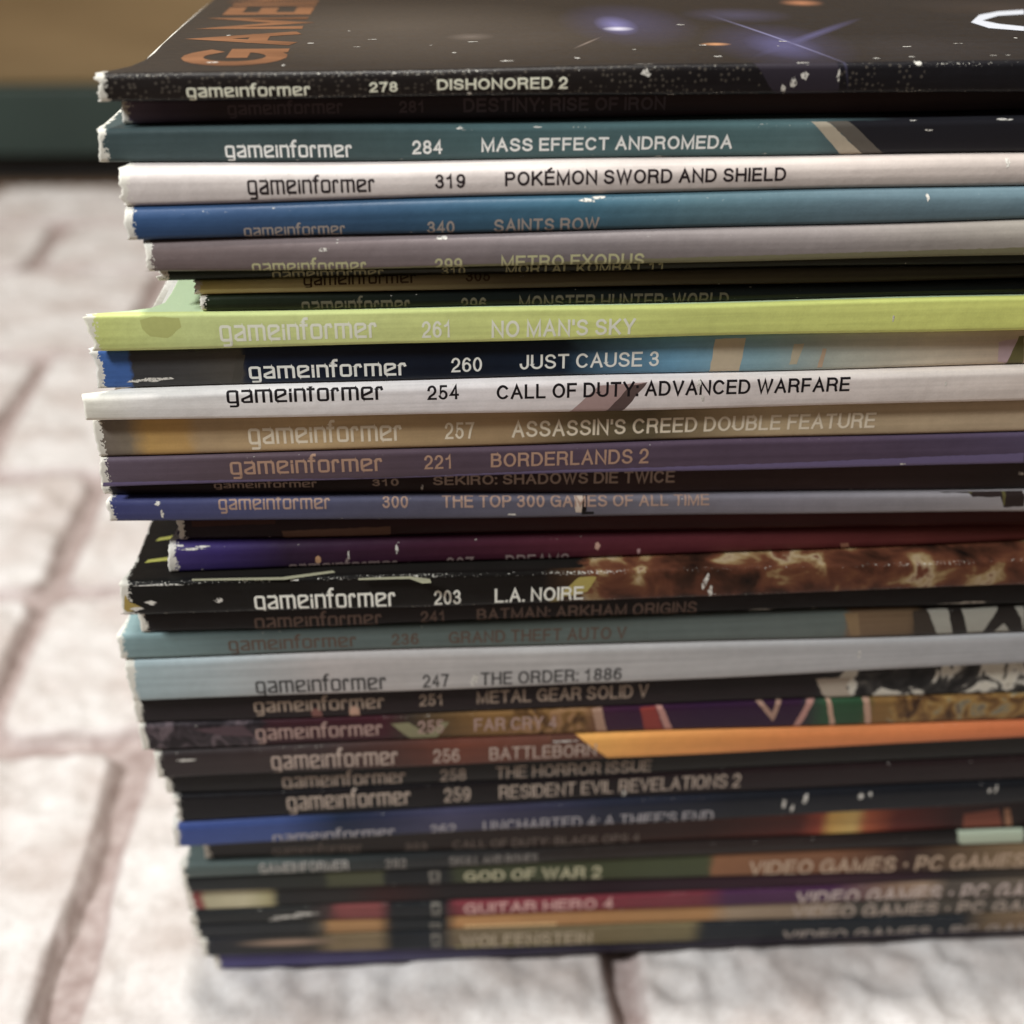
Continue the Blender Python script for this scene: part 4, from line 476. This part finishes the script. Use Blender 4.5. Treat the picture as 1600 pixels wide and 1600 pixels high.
        mb = N.new('ShaderNodeMixRGB'); LK.new(math_node(N, LK, 'MULTIPLY', gn.outputs['Fac'], amt, True), mb.inputs['Fac']); LK.new(col, mb.inputs[1]); mb.inputs[2].default_value = hexlin(bc, ALB); col = mb.outputs[0]
    # wear along both creases and at the head of the spine
    wr = d.get('wear', .4)
    e1 = math_node(N, LK, 'ABSOLUTE', math_node(N, LK, 'SUBTRACT', V, mg.L-mg.rt*.85))
    e2 = math_node(N, LK, 'ABSOLUTE', math_node(N, LK, 'SUBTRACT', V, mg.rb*.8))
    e = math_node(N, LK, 'MINIMUM', e1, e2)
    edge = math_node(N, LK, 'SUBTRACT', 1.0, math_node(N, LK, 'DIVIDE', e, .32), True)
    wm = math_node(N, LK, 'MULTIPLY', edge, math_node(N, LK, 'GREATER_THAN', math_node(N, LK, 'ADD', nC, math_node(N, LK, 'MULTIPLY', nA, .5)), 1.10-.2*wr))
    head_ = math_node(N, LK, 'LESS_THAN', math_node(N, LK, 'SUBTRACT', X, d['x0']), math_node(N, LK, 'ADD', math_node(N, LK, 'MULTIPLY', nB, 1.5), math_node(N, LK, 'SUBTRACT', math_node(N, LK, 'MULTIPLY', nC, 1.6), 0.95-.35*wr)))
    wear = math_node(N, LK, 'MAXIMUM', wm, head_, True)
    mw = N.new('ShaderNodeMixRGB'); LK.new(math_node(N, LK, 'MULTIPLY', wear, .9), mw.inputs['Fac']); LK.new(col, mw.inputs[1]); mw.inputs[2].default_value = PAPER
    LK.new(mw.outputs[0], B.inputs['Base Color'])
    rg = math_node(N, LK, 'ADD', math_node(N, LK, 'ADD', math_node(N, LK, 'MULTIPLY', wear, .3), math_node(N, LK, 'MULTIPLY', nS, .14)), math_node(N, LK, 'ADD', math_node(N, LK, 'MULTIPLY', nB, .16), .24))
    LK.new(rg, B.inputs['Roughness']); B.inputs['Specular IOR Level'].default_value = .18
    if i_top(mg): LK.new(math_node(N, LK, 'ADD', math_node(N, LK, 'MULTIPLY', math_node(N, LK, 'GREATER_THAN', V, mg.L), .7), .26), B.inputs['Specular IOR Level'])
    bp = N.new('ShaderNodeBump'); bp.inputs['Strength'].default_value = .25; bp.inputs['Distance'].default_value = .00016
    nD = noise(.22, 2)
    LK.new(math_node(N, LK, 'ADD', math_node(N, LK, 'MULTIPLY', nD, 2.2), math_node(N, LK, 'ADD', math_node(N, LK, 'MULTIPLY', nB, .7), math_node(N, LK, 'MULTIPLY', nC, .3))), bp.inputs['Height']); LK.new(bp.outputs[0], B.inputs['Normal'])
    return m

pagem = bpy.data.materials.new('page_edges'); nt, N, LK, B = nodes_of(pagem)
tc = N.new('ShaderNodeTexCoord'); wv = N.new('ShaderNodeTexWave'); wv.bands_direction = 'Z'; wv.inputs['Scale'].default_value = 1600; wv.inputs['Distortion'].default_value = 2
LK.new(tc.outputs['Object'], wv.inputs['Vector']); rr = N.new('ShaderNodeValToRGB'); rr.color_ramp.elements[0].color = (.48, .45, .38, 1); rr.color_ramp.elements[1].color = (.74, .71, .64, 1)
LK.new(wv.outputs['Fac'], rr.inputs['Fac']); LK.new(rr.outputs[0], B.inputs['Base Color']); B.inputs['Roughness'].default_value = .8

def build_magazine(i, d):
    mg = Mag(i, d); rng = random.Random(100+i)
    zc = lerp2(d['zb'], 0)
    root = empty('magazine', (0, 0, 0), d['label'], 'magazine', 'used magazines in one tall stack')
    # stations along the spine, denser at the torn head
    us = [0, .25, .6, 1.1, 1.8, 3, 4.5, 6.5, 9, 12]+[15+3*k for k in range(86)]+[LEN]
    x0 = d['x0']; chip = d.get('chip', .5+.8*rng.random()); ns = len(mg.seq)
    TH = .17
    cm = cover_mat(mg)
    ring = []                                   # (kind, index) round the profile: back cover, spine, front cover
    nb = len(YB)
    ring = [('lo', y) for y in reversed(YB)]+[('s', k) for k in range(ns)]+[('hi', y) for y in YB]
    amp = rng.choice([.10, .18, .30, .55]); w_ = rng.uniform(-.3, .3); jag = []
    for _ in ring:
        w_ = .72*w_+rng.uniform(-.5, .5); jag.append(amp*w_+rng.uniform(-.05, .05))
    for q, (kd, val) in enumerate(ring):
        if kd != 's': jag[q] *= .5
    V, UVs = [], []
    for u in us:
        for q, (kd, val) in enumerate(ring):
            x = x0+u; dy = 0
            if kd != 's': dy = val
            sh = chip*(1-math.exp(-max(dy-.2, 0)/d.get('chipy', 2.0))) if kd == 'hi' else chip*.5*(1-math.exp(-max(dy-.2, 0)/2.0))
            xx = x+(sh+jag[q])*max(0, 1-u/14)
            if kd == 's':
                y, z = mg.prof(xx, val); v = mg.s[val]
            else:
                zb, zt = mg.bounds(xx); y0 = lerp2(d['yo'], xx)+.09*math.sin(xx*.043+i*1.7)
                y = y0+(mg.rt if kd == 'hi' else mg.rb)+dy; z = zt if kd == 'hi' else zb
                v = mg.L+dy if kd == 'hi' else -dy
            V.append(mg.warp(xx, y, z)); UVs.append((xx, v))
    nr = len(ring); F = []; nO = len(V)
    # inner skin
    for q0, u in enumerate(us):
        for q, (kd, val) in enumerate(ring):
            x, y, z = V[q0*nr+q]
            if kd == 'hi': V.append((x, y, z-TH))
            elif kd == 'lo': V.append((x, y, z+TH))
            else:
                k0, f = mg.seq[val]
                zb, zt = mg.bounds(x); V.append((x, y+TH, min(max(z, zb+TH), zt-TH)))
            UVs.append(UVs[q0*nr+q])
    fm = []
    def quad(a, b, c, e, mt=0): F.append((a, b, c, e)); fm.append(mt)
    nu = len(us)
    for p in range(nu-1):
        for q in range(nr-1):
            a = p*nr+q; quad(a, a+nr, a+nr+1, a+1)
            b = nO+a; quad(b, b+1, b+nr+1, b+nr, 1)
    for p, flip in ((0, False), (nu-1, True)):
        for q in range(nr-1):
            a = p*nr+q; o = nO+a
            quad(*((a, a+1, o+1, o) if not flip else (a, o, o+1, a+1)), 1)
    for p in range(nu-1):
        for q in (0, nr-1):
            a = p*nr+q; o = nO+a; quad(*((a, o, o+nr, a+nr) if q == 0 else (a, a+nr, o+nr, o)), 1)
    CV, CF, CU, CM, cmats = V, F, UVs, fm, [cm, pagem]
    def add_print(v_, f_, mat):
        if mat not in cmats: cmats.append(mat)
        o_ = len(CV); CV.extend(v_); CU.extend([(0, 0)]*len(v_)); CF.extend([[k+o_ for k in f] for f in f_]); CM.extend([cmats.index(mat)]*len(f_))
    # page block
    V, F = [], []
    ys = [y-.2 for y in YB]
    pus = [max(.5, chip*.9)]+[8+8.7*k for k in range(30)]+[LEN-.6]
    for u in pus:
        for y in ys:
            x = x0+u+(.0 if u > 2 else chip*.35*(1-math.exp(-y/2))); zb, zt = mg.bounds(x); yy = lerp2(d['yo'], x)+max(mg.rt, mg.rb)+y
            V.append(mg.warp(x, yy, zb+TH+.06)); V.append(mg.warp(x, yy, zt-TH-.06))
    n2 = len(ys)*2
    for p in range(len(pus)-1):
        for q in range(len(ys)-1):
            a = p*n2+q*2
            F.append((a, a+2, a+2+n2, a+n2)); F.append((a+1, a+1+n2, a+3+n2, a+3))
        a = p*n2; F.append((a, a+n2, a+n2+1, a+1)); b = a+n2-2; F.append((b, b+1, b+1+n2, b+n2))
    for p in (0, len(pus)-1):
        for q in range(len(ys)-1):
            a = p*n2+q*2; F.append((a, a+1, a+3, a+2) if p == 0 else (a, a+2, a+3, a+1))
    mk_mesh('page_block', V, F, [pagem], root, False)
    # printed artwork on the spine
    for q, (poly, c) in enumerate(d['patch']):
        pl = [(x, v*mg.L) for x, v in poly]
        rough_poly = []
        for a, b in zip(pl, pl[1:]+pl[:1]):
            seg = max(1, int(math.dist(a, b)/.5))
            for s_ in range(seg):
                f = s_/seg; w = .05 if seg > 1 else 0
                rough_poly.append((a[0]+(b[0]-a[0])*f+rng.uniform(-w, w), a[1]+(b[1]-a[1])*f+rng.uniform(-w, w)))
        add_print(*mg.lay(tri(rough_poly), 0, .004+.0006*q), ink(c))
    for k_, polys, c in FRONT_ART:
        if k_ == i: add_print(*lay_front([p for poly in polys for p in tri(poly)], .03, .0003, mg), ink(c, .35))
    if i == 0:
        add_print(*lay_front([p for poly in COVER_WHITE for p in tri(poly)], .03, .0003, mg), ink('d9dde6', .35))
        polys = []
        for k in range(34):
            x = rng.uniform(-30, 75); y = 1.2+abs(rng.gauss(0, 9)); w = rng.uniform(.1, .9); h = rng.uniform(.08, .4); r = rng.uniform(-.5, .5)
            polys.append([(x+math.cos(a)*w*rng.uniform(.5, 1)+r*math.sin(a)*h, y+math.sin(a)*h*rng.uniform(.5, 1)) for a in (0, 1, 2.1, 3.1, 4.2, 5.2)])
        add_print(*lay_front([t for p in polys for t in tri(p)], .035, .00003, mg), SCUFF)
    # lettering
    for kind, s_, u0, u1, vb, h, c, hw in d['text']:
        strokes, hwm = layout(s_, u0, u1, h, hw, kind == 'logo')
        polys = []
        for pl in strokes: polys += ribbon([(x, y+vb*mg.L) for x, y in pl], hwm)
        V, F = mg.lay(polys, .00003, .011)
        if F: mk_mesh({'logo': 'logo_lettering', 'num': 'number_lettering', 'title': 'title_lettering'}[kind], V, F, [ink(c, .5)], root, False)
    # chips where the ink has cracked off
    polys = []
    for (x, vf, w, h) in d['scuff']:
        n = 9; cx, cy = x, vf*mg.L; ph = rng.random()*6
        ctr = []
        for k in range(n):
            a = ph+k*2*math.pi/n; r = rng.uniform(.35, 1.0)
            ctr.append((cx+math.cos(a)*w/2*r, cy+math.sin(a)*h/2*r))
        for k in range(n): polys.append([(cx, cy), ctr[k], ctr[(k+1) % n]])
    for k in range(int(3+14*d.get('wear', .4))):
        x = x0+rng.random()*150; cy = rng.choice([mg.L-mg.rt*.8, mg.L-mg.rt*.8, mg.rb])+rng.gauss(0, .12); w = rng.uniform(.1, .6)**1.3; h = rng.uniform(.05, .16)
        ctr = [(x+math.cos(a)*w/2*rng.uniform(.5, 1), cy+math.sin(a)*h/2*rng.uniform(.5, 1)) for a in (0, 1, 2.1, 3.1, 4.2, 5.2)]
        for q in range(6): polys.append([(x, cy), ctr[q], ctr[(q+1) % 6]])
    polys = [p[::-1] if area2(p) < 0 else p for p in polys]
    V, F = mg.lay(polys, .00002, .018)
    if F: add_print(V, F, SCUFF)
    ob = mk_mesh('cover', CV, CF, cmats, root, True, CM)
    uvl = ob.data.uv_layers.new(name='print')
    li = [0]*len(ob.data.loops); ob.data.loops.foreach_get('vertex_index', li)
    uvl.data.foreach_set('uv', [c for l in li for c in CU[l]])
    return root, mg

def lay_front(polys, off, step, mag=None):
    V, F = [], []
    for q, poly in enumerate(polys):
        xs = [p[1] for p in poly]; n = max(1, int((max(xs)-min(xs))/1.5)+1); lo = min(xs); w = (max(xs)-lo)/n
        for c in range(n):
            pp = clip(clip(poly, 1, lo+w*c, True), 1, lo+w*(c+1), False) if n > 1 else poly
            if len(pp) < 3: continue
            b = len(V)
            for (x, y) in pp: V.append(mag.front(x, y, off+step*q))
            F.append(list(range(b, b+len(pp))))
    return V, F

def area2(p): return sum(p[i-1][0]*p[i][1]-p[i][0]*p[i-1][1] for i in range(len(p)))
def tri(poly):
    """ear clipping"""
    P = list(poly)
    if area2(P) < 0: P.reverse()
    out = []; guard = 0
    while len(P) > 3 and guard < 4000:
        guard += 1; ok = False
        for i in range(len(P)):
            a, b, c = P[i-1], P[i], P[(i+1) % len(P)]
            cr = (b[0]-a[0])*(c[1]-b[1])-(b[1]-a[1])*(c[0]-b[0])
            if cr <= 1e-9: continue
            def inside(p):
                s1 = (b[0]-a[0])*(p[1]-a[1])-(b[1]-a[1])*(p[0]-a[0]); s2 = (c[0]-b[0])*(p[1]-b[1])-(c[1]-b[1])*(p[0]-b[0]); s3 = (a[0]-c[0])*(p[1]-c[1])-(a[1]-c[1])*(p[0]-c[0])
                return s1 > 0 and s2 > 0 and s3 > 0
            if any(inside(p) for p in P if p not in (a, b, c)): continue
            out.append([a, b, c]); P.pop(i); ok = True; break
        if not ok: P.pop(0)
    out.append(P); return out

built = [build_magazine(i, d) for i, d in enumerate(MAGS)]
bpy.context.view_layer.update()

# ------------------------------------------------------------------ the top magazine's front cover print
top_root, top = built[0]
strokes, hwm = layout('GAMEINFORMER', 0, 116, 11.2, .13)
polys = []
for pl in strokes: polys += ribbon([(-21.6-y, 2.8+x) for x, y in pl], 1.05)
V, F = lay_front(polys, .02, .0002, top)
mast = simple_mat('masthead_ink', hexlin('a9703f', .9), .3, hexlin('7a4c2a', .9), (60, 300, 60), 6)
mk_mesh('masthead_lettering', V, F, [mast], top_root, False)
